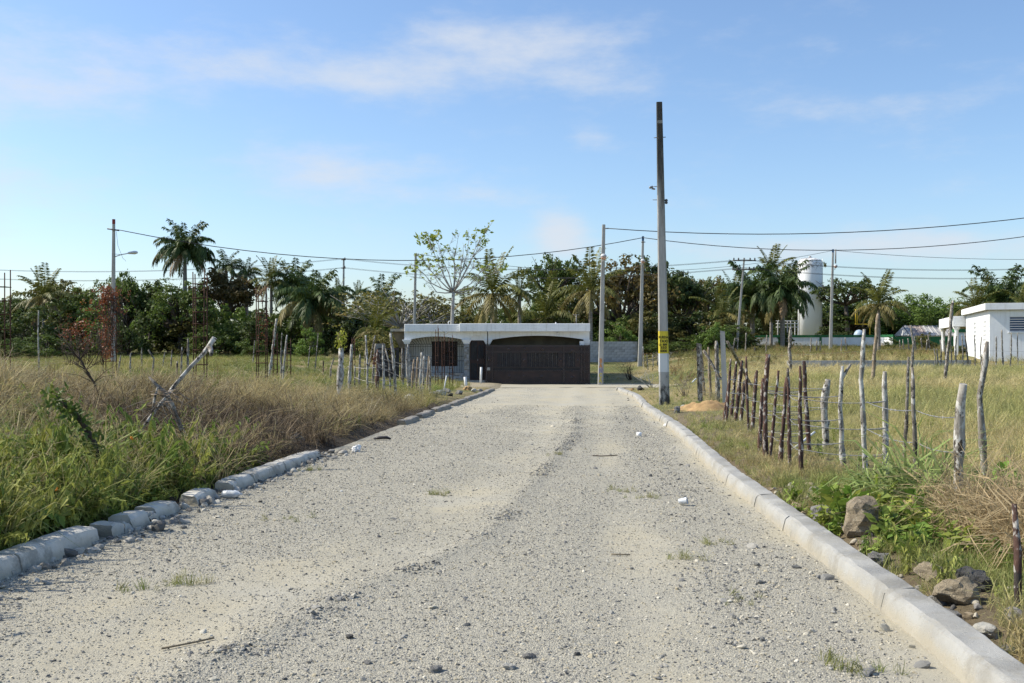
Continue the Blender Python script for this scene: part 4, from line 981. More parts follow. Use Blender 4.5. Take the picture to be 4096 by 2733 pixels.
bx, by = hit(*zA(705, 690)); beam(zA(470, 268), zA(705, 690), 13, 'bark_grey', 'slanted grey pole bracing the square concrete post from the right', cpy+.1, by)
beam(zA(255, 340), zA(415, 605), 11, 'bark_grey', 'dark slanted strut between the plank post and the concrete post', cpy+.6, cpy+.3)
# poles out in the right field
FD = [([(3162, 1308), (3158, 1400), (3164, 1500)], 12, 'bark_grey', 'tall grey pole in the field left of the white-barked posts', None), ([(3512, 1255), (3500, 1400), (3489, 1537)], 13, 'bark_tan', 'tall tan pole below the lone palm in the right field', None),
      ([(3643, 1301), (3654, 1370), (3645, 1496)], 9, 'bark_grey', 'thin crooked pole in the field left of the porch columns', None), ([(3815, 1203), (3800, 1330), (3777, 1541)], 12, 'bark_grey', 'tallest slanting pole in front of the white porch', None),
      ([(4090, 1228), (4092, 1330), (4098, 1440)], 16, 'bark_brown', 'brown post cut by the right edge in front of the jalousie window', None)]
for p, w, m, lab, br_ in FD: stake(p, w, m, lab, sink=.2)
FS = [(3736, 1393, 3741, 1452, 5), (3746, 1395, 3758, 1455, 6), (3761, 1360, 3764, 1430, 5), (3776, 1352, 3788, 1428, 5), (3801, 1362, 3806, 1440, 4), (3823, 1345, 3826, 1450, 6), (3848, 1342, 3851, 1445, 5), (3861, 1333, 3876, 1450, 6), (3896, 1338, 3901, 1445, 4), (3923, 1347, 3926, 1440, 4), (3984, 1346, 3983, 1455, 5), (4007, 1320, 4014, 1448, 6), (4047, 1330, 4040, 1445, 5), (4070, 1332, 4073, 1446, 4)]
for i, (a, b, c, d, w) in enumerate(FS): stake([(a, b), ((a+c)/2+(-1)**i*2, (b+d)/2), (c, d)], w, 'bark_grey', '%s thin stick from the left in the row before the right house' % ORD[i+1], y=55.5, group='thin stakes in front of the right house', sink=.5)
FT = [(3598, 1360, 3602, 1400), (3612, 1357, 3616, 1402), (3633, 1354, 3637, 1398), (3659, 1346, 3664, 1400), (3684, 1352, 3690, 1402), (3709, 1358, 3706, 1398), (3713, 1336, 3720, 1400)]
for i, (a, b, c, d) in enumerate(FT): stake([(a, b), (c, d)], 4.5, 'bark_grey', '%s stick from the left in the far row before the green wall' % ORD[i+1], y=84, group='far stakes before the green wall', sink=.5)
FU = [(3018, 1390, 3020, 1420), (3068, 1340, 3064, 1400), (3168, 1330, 3160, 1385), (3245, 1353, 3242, 1390), (3268, 1360, 3266, 1395), (3368, 1356, 3364, 1392), (3380, 1350, 3388, 1385), (3280, 1365, 3281, 1395), (2985, 1330, 2982, 1400), (2953, 1350, 2948, 1400), (2940, 1352, 2930, 1405)]
FU.sort()
for i, (a, b, c, d) in enumerate(FU): stake([(a, b), (c, d)], 4.5, 'bark_grey', '%s stick from the left in the far row below the tank wall' % ORD[i+1], y=82, group='far stakes below the tank wall', sink=.5)
# left fence
LPS = [([zC(360, 85), zC(255, 905)], 10, 'bark_white', 'tall white post leaning right beside the vine-hung steel cage'), ([zC(405, 640), zC(425, 700), zC(408, 935)], 8, 'bark_grey', 'short stubby post right of the tall leaning post'),
       ([zC(500, 305), zC(460, 650), zC(435, 945)], 7, 'bark_white', 'slim white leaning post, second tall one left of the leafy post'), ([zC(980, 650), zC(980, 915)], 4.5, 'bark_brown', 'thin dark stake left of the leafy post'),
       ([zC(1130, 620), zC(1085, 750), zC(1080, 935)], 6, 'bark_grey', 'bent grey stake nearest to the left of the leafy post'), ([zC(1220, 480), zC(1215, 800), zC(1182, 1260)], 22, 'bark_white', 'thick pale post sprouting yellow-green leaves at its top'),
       ([zC(1370, 430), zC(1350, 700), zC(1330, 1105)], 12, 'bark_white', 'stout white post next right of the leafy post'), ([zC(1410, 715), zC(1405, 1055)], 6, 'bark_grey', 'short thin grey stake, second right of the leafy post'),
       ([zC(1475, 560), zC(1470, 800), zC(1460, 1040)], 9, 'bark_grey', 'grey post with reddish tip, third right of the leafy post'), ([zC(1550, 310), zC(1575, 700), zC(1580, 1125)], 8, 'bark_white', 'tall slim white post, fourth right of the leafy post'),
       ([zC(1680, 310), zC(1640, 500), zC(1590, 760)], 6, 'bark_grey', 'diagonal stick leaning against the tall slim white post'), ([zC(1690, 420), zC(1660, 700), zC(1645, 1010)], 9, 'bark_grey', 'grey post hung with dry red leaves'),
       ([zC(1715, 500), zC(1705, 1130)], 14, 'bark_brown', 'thick dark grey-brown post in front of the yard gate'), ([zC(1790, 410), zC(1800, 1095)], 9, 'bark_white', 'white post right of the thick dark post'), ([zC(1815, 480), zC(1870, 700), zC(1885, 1095)], 6, 'bark_grey', 'thin curved stake right of the thick dark post'),
       ([zC(1885, 270), zC(1925, 600), zC(1960, 1170)], 11, 'bark_white', 'tall white leaning post under the annex slab'), ([zC(2045, 480), zC(2055, 1030)], 9, 'bark_grey', 'grey straight post by the left column of the house'), ([zC(2120, 430), zC(2100, 620), zC(2125, 1075)], 6, 'bark_white', 'thin crooked white post by the left column of the house'),
       ([zC(2140, 560), zC(2145, 1045)], 7.5, 'bark_white', 'white post just right of the thin crooked one'), ([zC(2200, 630), zC(2170, 1095)], 9, 'bark_tan', 'first of the closely set stakes with tan cut tips'), ([zC(2255, 600), zC(2225, 1105)], 8, 'bark_tan', 'second of the closely set stakes with tan cut tips'),
       ([zC(2310, 540), zC(2275, 1115)], 9, 'bark_white', 'third of the closely set stakes, the tallest of them'), ([zD(1165, 880), zD(1140, 1480)], 8, 'bark_white', 'fourth of the closely set stakes before the porch'), ([zD(1240, 880), zD(1200, 1470)], 8, 'bark_tan', 'fifth of the closely set stakes before the porch'), ([zD(1262, 900), zD(1245, 1505)], 9, 'bark_grey', 'last of the closely set stakes, nearest the road')]
left_posts = [stake(p, w, m, lab, group='fence posts on the left') for p, w, m, lab in LPS]
LQ = [([zE(990, 400), zE(1052, 520), zE(1010, 685)], 7, 'bark_grey', 'crooked forked stub in the field left of the leaning log', 34), ([zE(735, 440), zE(735, 590)], 6, 'bark_grey', 'small grey stub left of the crooked forked stub', 45), ([zE(605, 470), zE(570, 575)], 6, 'bark_grey', 'short slanted stub beside the red-tipped pole', 45), ([zE(1375, 550), zE(1360, 745)], 8, 'bark_tan', 'stake with fresh tan cut just left of the leaning log', 26), ([zE(1425, 360), zE(1405, 650)], 7, 'bark_grey', 'grey post behind the leaning log, left of two', 30), ([zE(1505, 250), zE(1500, 650)], 9, 'bark_grey', 'grey post behind the leaning log, right of two', 30), ([zE(895, 370), zE(895, 605)], 4, 'bark_grey', 'thin far stake in the field under the dark trees', 55), ([zE(1205, 430), zE(1165, 605)], 4, 'bark_grey', 'thin slanted far stake in the field under the dark trees', 55), ([zE(1290, 400), zE(1280, 605)], 4.5, 'bark_grey', 'far stake, rightmost of three under the dark trees', 52), ([(156, 1242), (152, 1330), (158, 1440)], 5.5, 'bark_white', 'tall thin white stick in the brown grass at far left', 38)]
for p, w, m, lab, yy_ in LQ: stake(p, w, m, lab, y=yy_, group='fence posts on the left', sink=.4)
LR = [(1274, 1333, 1260, 1405), (1240, 1385, 1231, 1445), (1128, 1332, 1120, 1390), (1128, 1400, 1125, 1440), (1020, 1362, 1011, 1430), (1462, 1385, 1458, 1430)]
for i, (a, b, c, d) in enumerate(LR): stake([(a, b), (c, d)], 4, 'bark_grey', ['far stick rising above the dry grass between two poles', 'far slanted stick in pale dry grass behind the bent stake', 'far leaning stick behind the tall leaning white post', 'low far stick behind the slim white post', 'far stick left of the tall leaning white post', 'far stick behind the stout white posts'][i], y=62, group='far stakes in the left field', sink=.6)
# sprouts on the leafy post
def leaf_cluster(rnd, n, r, size, cz=0.0, asp=2.2, up=.3):
    V = []; Q = []; L = []
    for k in range(n):
        p = Vector((rnd.gauss(0, 1), rnd.gauss(0, 1), rnd.gauss(0, 1))).normalized()*r*rnd.random()**.5; p.z += cz
        a = Vector((rnd.gauss(0, 1), rnd.gauss(0, 1), rnd.gauss(0, .6)+up)).normalized(); b = a.orthogonal().normalized(); b.rotate(Matrix.Rotation(rnd.uniform(0, 6.28), 3, a)); s = size*rnd.uniform(.6, 1.2)
        o = len(V); V += [p-a*s*.5, p+b*s/asp*.5, p+a*s*.5, p-b*s/asp*.5]; Q.append((o, o+1, o+2, o+3)); lv = rnd.random(); L += [lv]*4
    return V, Q, L
rnd = random.Random(8); V, Q, L = leaf_cluster(rnd, 170, .2, .075, .22); V = [v+Vector((0, 0, (v.z-.2)*.5)) for v in V]
lp = left_posts[5]; o = link('leaf_sprout', np_mesh('leaf_sprout', V, Q, {'lv': ('FLOAT', 'POINT', L)}), M['leaf_fresh'], lp[0]); o.location = lp[2]+Vector((0, 0, .0))
for k in range(6): MB().tube([(0, 0, -.02), (rnd.uniform(-.1, .1), rnd.uniform(-.1, .1), .22), (rnd.uniform(-.16, .16), rnd.uniform(-.1, .1), .42)], .006, 4).build('twig', M['dead_twig'], lp[0]).location = lp[2]
# barbed wire
def strand(posts, hs, label, r=.0045, barbs=True):
    mb = MB(); pts = []
    for (o, b, tvec), h in zip(posts, hs):
        hh = min(h, tvec.z*.94); pts.append(b+tvec*(hh/max(tvec.z, .1))+Vector((0, -.05, 0)))
    path = []
    for a, b in zip(pts, pts[1:]):
        for i in range(6): t_ = i/6; p = a.lerp(b, t_); p.z -= .04*4*t_*(1-t_)*min(1, (b-a).length); path.append(p)
    path.append(pts[-1]); mb.tube(path, r, 4, smooth=False)
    if barbs:
        rn = random.Random(3)
        for a, b in zip(path, path[1:]):
            L = (b-a).length; n = int(L/.12)
            for k in range(n):
                p = a.lerp(b, (k+.5)/n); d = Vector((rn.gauss(0, 1), rn.gauss(0, 1), rn.gauss(0, 1))).normalized()*.014; mb.tube([p-d, p+d], r*.7, 3, smooth=False)
    return tag(mb.build('barbed_wire', M['wire_galv']), label, 'wire', 'barbed wire strands')
order = sorted(right_posts, key=lambda q: -q[1].y)
front = [q for q in order if q[1].x-HEAD*q[1].y < 4.3]
for h, lab in ((.34, 'lowest barbed wire strand along the right fence'), (.66, 'middle barbed wire strand along the right fence'), (.98, 'top barbed wire strand along the right fence')): strand(front, [h]*len(front), lab)
lord = sorted([q for q in left_posts[5:]], key=lambda q: q[1].y)
for h, lab in ((.45, 'lower barbed wire strand along the left fence'), (.95, 'upper barbed wire strand along the left fence')): strand(lord, [h]*len(lord), lab, barbs=False)
fl = []
for i, (x, y) in enumerate(((3.5, 40), (9, 38), (16, 34), (24, 32))): fl.append((None, Vector((x+5, y, g1(x+5, y))), Vector((0, 0, 1.4))))
strand(fl, [.7]*4, 'thin wire strand crossing the right field behind the posts', .004, False); strand(fl, [1.15]*4, 'higher thin wire strand crossing the right field', .004, False)

# ------------------------------------------------------------------ leaning log and dead wood on the left bank
lg = empty('leaning_log', P(555, 1735, 14.5), 0, 'bleached log leaning up to the right out of the left bank', 'log'); org = lg.location.copy()
rnd = random.Random(4)
path = [P(548, 1745, 14.5), P(600, 1672, 14.6), P(652, 1605, 14.7), P(700, 1540, 14.8), P(760, 1470, 14.9), P(810, 1420, 15), P(838, 1385, 15), P(858, 1350, 15)]
MB().tube([p-org for p in path], [.022, .024, .026, .027, .029, .031, .036, .036], 10, jit=.12, rnd=rnd).build('trunk', M['bark_white'], lg)
MB().tube([P(838, 1388, 15)-org, P(846, 1410, 14.95)-org, P(844, 1420, 14.9)-org], [.04, .03, .026], 8).build('stub', M['bark_grey'], lg)
dw = empty('dead_branch', P(735, 1740, 14.2), 0, 'dark dead branch crossing behind the bleached log', 'branch'); org = dw.location.copy()
MB().tube([P(x, y, 14.3)-org for x, y in ((738, 1745), (715, 1690), (690, 1620), (660, 1570), (625, 1540), (596, 1508))], [.034, .034, .03, .027, .024, .015], 8, jit=.15, rnd=rnd).build('stem', M['bark_grey'], dw)
MB().tube([P(x, y, 14.2)-org for x, y in ((610, 1660), (618, 1600), (630, 1550))], [.02, .018, .012], 7, jit=.1, rnd=rnd).build('stem', M['bark_grey'], dw)
for k in range(22):
    a = P(640+rnd.uniform(-45, 60), 1590+rnd.uniform(-40, 30), 14.2); MB().tube([a-org, a-org+Vector((rnd.uniform(-.25, .25), rnd.uniform(-.1, .1), rnd.uniform(-.2, .1))), a-org+Vector((rnd.uniform(-.45, .4), rnd.uniform(-.2, .1), rnd.uniform(-.45, .1)))], .006, 4).build('twig', M['dead_twig'], dw)
vs_ = empty('leaning_stick', P(400, 1790, 10.6), 0, 'dark vine-wrapped stick leaning left in the green weeds', 'stick'); org = vs_.location.copy()
MB().tube([P(x, y, 10.6)-org for x, y in ((430, 1960), (385, 1790), (330, 1690), (285, 1640), (222, 1585))], [.03, .03, .03, .028, .02], 8, jit=.12, rnd=rnd).build('stem', M['dark_twig'], vs_)
V, Q, L = [], [], []
for (x, y) in ((230, 1590), (250, 1615), (290, 1650), (320, 1690), (350, 1730), (380, 1790), (300, 1640), (210, 1600)):
    v, q, l = leaf_cluster(rnd, 26, .16, .09); c = P(x, y, 10.55)-org; o = len(V); V += [p+c for p in v]; Q += [tuple(i+o for i in f) for f in q]; L += l
link('vine_leaves', np_mesh('vine_leaves', V, Q, {'lv': ('FLOAT', 'POINT', L)}), M['leaf_mid'], vs_)
# thin dead sapling at left
sp_ = empty('dead_sapling', P(395, 1600, 17), 0, 'thin dark leafless sapling leaning left over brown grass', 'sapling'); org = sp_.location.copy()
main = [P(400, 1590, 17), P(375, 1530, 17), P(345, 1480, 17), P(320, 1440, 17), P(312, 1400, 17)]
MB().tube([p-org for p in main], [.02, .018, .014, .011, .007], 6).build('stem', M['dark_twig'], sp_)
for k in range(26):
    i = rnd.randrange(1, 5); a = main[i]; s_ = rnd.choice((-1, 1)); b = a+Vector((s_*rnd.uniform(.1, .5), rnd.uniform(-.2, .2), rnd.uniform(.1, .45))); MB().tube([a-org, a.lerp(b, .5)-org+Vector((0, 0, .04)), b-org], [.007, .005, .003], 4).build('twig', M['dark_twig'], sp_)

# ------------------------------------------------------------------ reinforcement cages
def cage(u0, u1, vt, vb, y, label, dep=None, rows=None, bend=0, rr=.016, uneven=.25, lean=0):
    x0, x1 = (u0-2048)/F*y, (u1-2048)/F*y; w = x1-x0; dep = dep or w*.8; zb = g1((x0+x1)/2, y); top = ZC+(HOR-vt)/F*y
    r = empty('rebar_cage', ((x0+x1)/2, y, zb), 0, label, 'rebar cage', 'steel reinforcement cages'); H = top-zb; rnd = random.Random(int(u0*3)+5)
    for i, (sx_, sy_) in enumerate(((-1, -1), (1, -1), (1, 1), (-1, 1))):
        h = H*(1-uneven*.3*rnd.random()); px, py = sx_*w/2, sy_*dep/2
        MB().tube([(px, py, -.1), (px+lean*.5+rnd.uniform(-.02, .02), py, h*.5), (px+lean+rnd.uniform(-.03, .03), py+rnd.uniform(-.03, .03), h)], rr, 6).build('bar', M['rust'], r)
    n = rows or max(3, int(H/.42))
    for k in range(n):
        z = H*.04+(H*.82)*k/max(1, n-1)+rnd.uniform(-.03, .03); e = rr+.004; l = lean*z/H; tl = rnd.uniform(-.02, .02)
        MB().tube([(-w/2-e+l, -dep/2-e, z), (w/2+e+l, -dep/2-e, z+tl), (w/2+e+l, dep/2+e, z+tl), (-w/2-e+l, dep/2+e, z), (-w/2-e+l, -dep/2-e-.01, z+.006)], rr*.75, 5).build('stirrup', M['rust'], r)
    return r
cage(-18, 31, 1073, 1490, 28, 'rusty steel column cage cut by the left edge', rows=8)
cage(418, 458, 1135, 1455, 36, 'rusty steel cage smothered in dead red vines in front of the pole', rows=9)
cage(779, 822, 1068, 1570, 27, 'tallest rusty steel cage, behind the leaning log', rows=9)
cage(1030, 1066, 1142, 1515, 30, 'rusty steel cage left of the tall leaning white post', rows=8)
cage(1093, 1110, 1322, 1510, 42, 'thin ladder-like steel cage right of the tall leaning post', rows=9, rr=.013)
cage(1147, 1163, 1345, 1500, 44, 'second thin ladder-like steel cage beside the slim white post', rows=8, rr=.013)
cage(1409, 1419, 1345, 1480, 46, 'narrow steel cage behind the stout white post', rows=7, rr=.013)
cage(1742, 1752, 1300, 1545, 52, 'left of three slender steel cages before the porch', rows=8, rr=.014, uneven=.8)
cage(1768, 1778, 1335, 1545, 52, 'middle of three slender steel cages before the porch', rows=8, rr=.014, uneven=.8)
cage(1797, 1811, 1335, 1548, 52, 'right of three slender steel cages before the porch', rows=9, rr=.014, uneven=.8)
# dead vines on the second cage
def scatter_leaves(name, centers, m, parent, seed, leaf=.09, asp=1.8, up=0):
    rnd = random.Random(seed); V, Q, L = [], [], []
    for c, r, n in centers:
        v, q, l = leaf_cluster(rnd, n, r, leaf, 0, asp, up); o = len(V); V += [p+Vector(c) for p in v]; Q += [tuple(i+o for i in f) for f in q]; L += l
    return link(name, np_mesh(name, V, Q, {'lv': ('FLOAT', 'POINT', L)}), M[m], parent)
vy = 35.6; dv_ = empty('dead_vine', P(437, 1455, vy), 0, 'tangle of dead rust-red vine leaves hanging on the steel cage', 'vine'); org = dv_.location.copy(); rnd = random.Random(12)
cen = []
for k in range(120):
    t_ = rnd.random()**.7; u = 432+rnd.gauss(0, 1)*(14+30*math.exp(-((t_-.28)/.2)**2)); v = 1135+t_*300
    cen.append((P(u, v, vy+rnd.uniform(-.35, .35))-org, .13, 9))
for k in range(30): cen.append((P(432+rnd.gauss(0, 22), 1150+rnd.random()*60, vy+rnd.uniform(-.3, .3))-org, .16, 16))
scatter_leaves('vine_leaves', cen, 'vine_dead', dv_, 3, .085)
for k in range(60):
    u = 435+rnd.gauss(0, 28); a = P(u, 1150+rnd.random()*60, vy+rnd.uniform(-.3, .3))-org; b = a+Vector((rnd.gauss(0, .25), rnd.gauss(0, .1), -rnd.uniform(.5, 2.2))); MB().tube([a, a.lerp(b, .5)+Vector((rnd.gauss(0, .1), 0, 0)), b], .008, 4).build('vine_stem', M['dark_twig'], dv_)
dv2 = empty('dead_vine', P(320, 1440, 33), 0, 'low dead red vine thicket left of the vine-hung cage', 'vine'); org = dv2.location.copy(); cen = []
for k in range(60): cen.append((P(315+rnd.gauss(0, 38), 1330+rnd.gauss(0, 34), 33+rnd.uniform(-.6, .6))-org, .16, 7))
scatter_leaves('vine_leaves', cen, 'vine_dead', dv2, 5, .085)
for k in range(70):
    a = P(rnd.uniform(260, 420), 1460, 33+rnd.uniform(-.5, .5))-org; b = a+Vector((rnd.gauss(.1, .35), 0, rnd.uniform(.5, 1.3))); MB().tube([a, a.lerp(b, .5)+Vector((rnd.gauss(0, .1), 0, 0)), b], .006, 4).build('vine_stem', M['dark_twig'], dv2)
dv3 = empty('dead_vine', P(1048, 1480, 30), 0, 'scraps of dead brown vine on the cage by the leaning white post', 'vine'); org = dv3.location.copy(); cen = []
for k in range(40): cen.append((P(1048+rnd.gauss(0, 18), rnd.uniform(1150, 1380), 29.9+rnd.uniform(-.15, .15))-org, .09, 4))
scatter_leaves('vine_leaves', cen, 'vine_dead', dv3, 6, .06)
for k in range(10):
    a = P(1048+rnd.gauss(0, 14), 1150+rnd.random()*80, 29.9)-org; MB().tube([a, a+Vector((rnd.gauss(0, .1), 0, -.5)), a+Vector((rnd.gauss(0, .15), 0, -1.2))], .005, 4).build('vine_stem', M['dark_twig'], dv3)
dv4 = empty('dead_vine', lord[0][1], 0, 'clump of dry red leaves tied to a grey post', 'vine')
q = left_posts[11]; dv4.location = q[1]
scatter_leaves('vine_leaves', [(q[2]*f+Vector((0, -.08, 0)), .12, 30) for f in (.62, .7, .55)], 'vine_dead', dv4, 7, .07)
# pipes by the roadside
def pipe(u, v, ut, vt, w, label, m='pvc', y=None):
    x, yy_ = hit(u, v)
    y = y or yy_; b = P(u, v, y); b.z = g1(b.x, y); tp = P(ut, vt, y); r = w/F*y/2; d = tp-b
    mb = MB(); mb.tube([-d*.15, d*.5, d], r, 12); o = mb.build('pipe', M[m]); o.location = b; tag(o, label, 'pipe', 'white plastic pipes by the road')
    MB().tube([d*1.0, d*1.004], r*.72, 12).build('bore_shade', M['iron_black'], o); return o  # black disc painted for the shaded hollow; the pipe end is closed
pipe(1866, 1556, 1860, 1508, 12, 'thick white plastic pipe stub leaning at the roadside rubble'); pipe(1923, 1534, 1925, 1469, 9.5, 'upright white plastic pipe in front of the gate edge'); pipe(1774, 1570, 1786, 1503, 5, 'thin white slanting pipe below the porch')
pw = beam(zA(995, 1268), zA(1250, 1075), 9, 'pvc', 'thin white pipe lying aslant behind the brown stakes', 16.6, 17.6, 'pipe', 'pipe')
beam((2769, 1529), (2784, 1515), 5, 'pvc', 'short white pipe scrap in dry grass left of the plank post', 32, 32.2, 'pipe', 'pipe')

# ------------------------------------------------------------------ broadleaf trees
def tree_proto(seed, lobes, leaves, leaf, zc0=.35, flat=1.0, spread=1.0, gap=.0, bush=False, trunk_r=.035):
    """unit tree: height 1, crown radius about .5; returns (trunk mesh, crown mesh)"""
    rnd = random.Random(seed); rs = np.random.RandomState(seed); L = []
    for k in range(lobes):
        a = k*2.399+rnd.uniform(-.5, .5); rr = math.sqrt((k+.5)/lobes)*.36*spread; t_ = rnd.random()
        zc = (zc0+.12)+(.82-zc0-.12)*(1-(rr/.4)**2*.7)*rnd.uniform(.55, 1.05)
        if bush: zc = rnd.uniform(.15, .8)*(1-(rr/.42)**2*.5)
        L.append((Vector((math.cos(a)*rr, math.sin(a)*rr, zc)), rnd.uniform(.10, .19)*(1.15 if bush else 1)))
    V, Q, A = [], [], []
    per = leaves//lobes
    for c, r in L:
        sub = [(c+Vector((rnd.gauss(0, 1), rnd.gauss(0, 1), rnd.gauss(0, .8)))*r*.55, r*rnd.uniform(.3, .6)) for _ in range(6)]
        for k in range(per):
            sc_, sr = sub[k % 6] if rnd.random() < .8 else (c, r)
            d = Vector((rnd.gauss(0, 1), rnd.gauss(0, 1), rnd.gauss(0, 1))).normalized(); p = sc_+d*sr*(rnd.random()**.45)
            p.z = sc_.z+(p.z-sc_.z)*.8*flat
            if p.z < .01 or p.z > 1.02: continue
            n = (d+Vector((rnd.gauss(0, .6), rnd.gauss(0, .6), rnd.gauss(.5, .6)))).normalized(); a = n.orthogonal().normalized(); a.rotate(Matrix.Rotation(rnd.uniform(0, 6.28), 3, n)); b = n.cross(a); s = leaf*rnd.uniform(.6, 1.35)
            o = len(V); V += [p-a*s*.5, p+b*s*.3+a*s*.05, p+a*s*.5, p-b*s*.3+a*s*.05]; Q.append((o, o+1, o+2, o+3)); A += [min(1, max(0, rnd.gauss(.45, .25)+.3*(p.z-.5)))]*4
    cm = np_mesh('crown', V, Q, {'lv': ('FLOAT', 'POINT', A)})
    mb = MB(); top = Vector((rnd.uniform(-.03, .03), rnd.uniform(-.03, .03), zc0+.05))
    mb.tube([(0, 0, -.03), (rnd.uniform(-.02, .02), 0, zc0*.5), top], [trunk_r, trunk_r*.8, trunk_r*.65], 8, jit=.08, rnd=rnd)
    for c, r in L:
        m_ = top.lerp(c, .55)+Vector((rnd.gauss(0, .02), rnd.gauss(0, .02), -.03)); mb.tube([top-Vector((0, 0, .02)), m_, c], [trunk_r*.45, trunk_r*.3, trunk_r*.12], 5)
        for _ in range(4):
            e = c+Vector((rnd.gauss(0, 1), rnd.gauss(0, 1), rnd.gauss(.1, .6)))*r*.5; mb.tube([m_, m_.lerp(e, .6)+Vector((0, 0, .01)), e], [trunk_r*.2, trunk_r*.12, trunk_r*.05], 4)
    return mb.mesh('trunk'), cm
TP = {'round': tree_proto(1, 16, 5200, .040), 'tall': tree_proto(2, 20, 6000, .036, .28, 1.0, .85), 'airy': tree_proto(3, 13, 2600, .040, .5, .7, 1.1), 'wide': tree_proto(4, 22, 6000, .034, .25, .8, 1.15),
      'bush': tree_proto(5, 16, 4200, .052, .02, 1, 1.0, bush=True, trunk_r=.02), 'bush2': tree_proto(6, 20, 5200, .046, .02, 1, 1.1, bush=True, trunk_r=.02), 'sparse': tree_proto(7, 18, 1300, .034, .3, .6, 1.2, trunk_r=.03), 'feather': tree_proto(8, 26, 6400, .034, .08, 1.5, 1.0, bush=True, trunk_r=.015)}
ti = [0]
def tree(kind, u, vt, w, y, m, label, tm='tree_trunk', name='tree', cat='tree', group='trees behind the fields', hscale=1.0):
    ti[0] += 1; x = (u-2048)/F*y; zb = g1(x, y); H = ZC+(HOR-vt)/F*y-zb; W = w/F*y
    r = empty(name, (x, y, zb), ti[0]*1.7, label, cat, group); t_, c = TP[kind]
    for nm, me, mm in (('trunk', t_, tm), ('crown', c, m)):
        o = link(nm, me, M[mm], r); o.scale = (W/.92, W/.92, H)
    return r
B_, T_ = ('shrub', 'shrub', 'shrubs along the tree line'), ('tree', 'tree', 'trees behind the fields')
LT = [  # kind, u, v top, width, distance, leaf material, label
 ('tall', 505, 1048, 190, 98, 'leaf_mid', 'slender green tree right of the red-tipped pole'),
 ('airy', 240, 1085, 260, 112, 'leaf_olive', 'thin twiggy tree left of the red-tipped pole'),
 ('wide', 330, 1120, 300, 104, 'leaf_mid', 'broad green tree behind the vine-hung cage'),
 ('round', 600, 1112, 260, 100, 'leaf_dark', 'dark round tree right of the slender green tree'),
 ('wide', 720, 1090, 330, 97, 'leaf_mid', 'leafy tree below the big shaggy royal palm'),
 ('round', 905, 1052, 330, 103, 'leaf_rusty', 'big tree with rusty red-brown leaves left of middle palms'),
 ('tall', 60, 1165, 220, 106, 'leaf_dark', 'dark tree at the far left edge'),
 ('airy', 1290, 1110, 200, 112, 'leaf_olive', 'thin-leaved tree left of the far grey pole'),
 ('sparse', 1600, 1085, 480, 90, 'leaf_olive', 'wide half-bare tree with grey spreading branches left of the roof'),
 ('sparse', 1740, 1120, 300, 92, 'leaf_olive', 'half-bare twiggy tree behind the pale-trunked tree'),
 ('airy', 2215, 965, 250, 98, 'leaf_mid', 'tall airy tree with rounded crown under the small white cloud'),
 ('wide', 2235, 1085, 300, 100, 'leaf_mid', 'spreading tree right below the airy crown'),
 ('wide', 2500, 990, 430, 96, 'leaf_rusty', 'huge dark tree with red-tinged top behind the lamp poles'),
 ('round', 2640, 1010, 330, 99, 'leaf_dark', 'huge dark tree behind the taxi-advert pole'),
 ('tall', 2730, 1060, 260, 101, 'leaf_dark', 'dark tree just right of the taxi-advert pole'),
 ('airy', 2830, 1070, 230, 106, 'leaf_rusty', 'thin tree with bare twigs above the palms right of the advert pole'),
 ('airy', 3200, 1004, 170, 132, 'leaf_olive', 'thin tree peeking from behind the white tank'),
 ('airy', 3390, 1078, 310, 118, 'leaf_dark', 'airy dark tree right of the pole by the compound wall'),
 ('wide', 3400, 1180, 330, 122, 'leaf_mid', 'broad tree behind the yellow pipe'),
 ('feather', 3590, 1138, 260, 122, 'leaf_light', 'left bright feathery bamboo-like clump above the barn'),
 ('feather', 3700, 1130, 280, 120, 'leaf_light', 'middle bright feathery bamboo-like clump above the barn'),
 ('feather', 3795, 1150, 240, 124, 'leaf_light', 'right bright feathery bamboo-like clump above the barn'),
 ('wide', 3910, 1170, 300, 118, 'leaf_mid', 'tree behind the roof corner of the right house'),
 ('round', 4060, 1150, 280, 116, 'leaf_dark', 'dark tree at the right edge behind the white roof')]
for k, u, v, w, y, m, lab in LT: tree(k, u, v, w, y, m, lab, 'pale_trunk' if k == 'sparse' else 'tree_trunk')
SHR = []
rnd = random.Random(21); u = -60
while u < 1560:
    SHR.append((rnd.choice(['bush', 'bush2']), u, rnd.uniform(1170, 1265), rnd.uniform(190, 260), rnd.uniform(93, 103), rnd.choice(['leaf_mid', 'leaf_dark', 'leaf_mid', 'leaf_olive', 'leaf_light']))); u += rnd.uniform(75, 105)
while u < 2400: SHR.append((rnd.choice(['bush', 'bush2']), u, rnd.uniform(1215, 1285), rnd.uniform(190, 250), rnd.uniform(92, 100), rnd.choice(['leaf_mid', 'leaf_olive', 'leaf_dark']))); u += rnd.uniform(85, 115)
while u < 3000: SHR.append((rnd.choice(['bush', 'bush2']), u, rnd.uniform(1215, 1290), rnd.uniform(170, 250), rnd.uniform(90, 98), rnd.choice(['leaf_dark', 'leaf_mid', 'leaf_olive']))); u += rnd.uniform(65, 90)
while u < 4200: SHR.append((rnd.choice(['bush', 'bush2']), u, rnd.uniform(1205, 1275), rnd.uniform(190, 260), rnd.uniform(124, 130), rnd.choice(['leaf_mid', 'leaf_dark', 'leaf_dark']))); u += rnd.uniform(75, 100)
for i, q in enumerate(SHR): tree(*q, '%s shrub from the left in the dense green belt under the trees' % ORD[i+1] if i < 40 else 'dense shrub number %s from the right end of the green belt' % ORD[len(SHR)-i], name='shrub', cat='shrub', group='shrubs along the tree line')
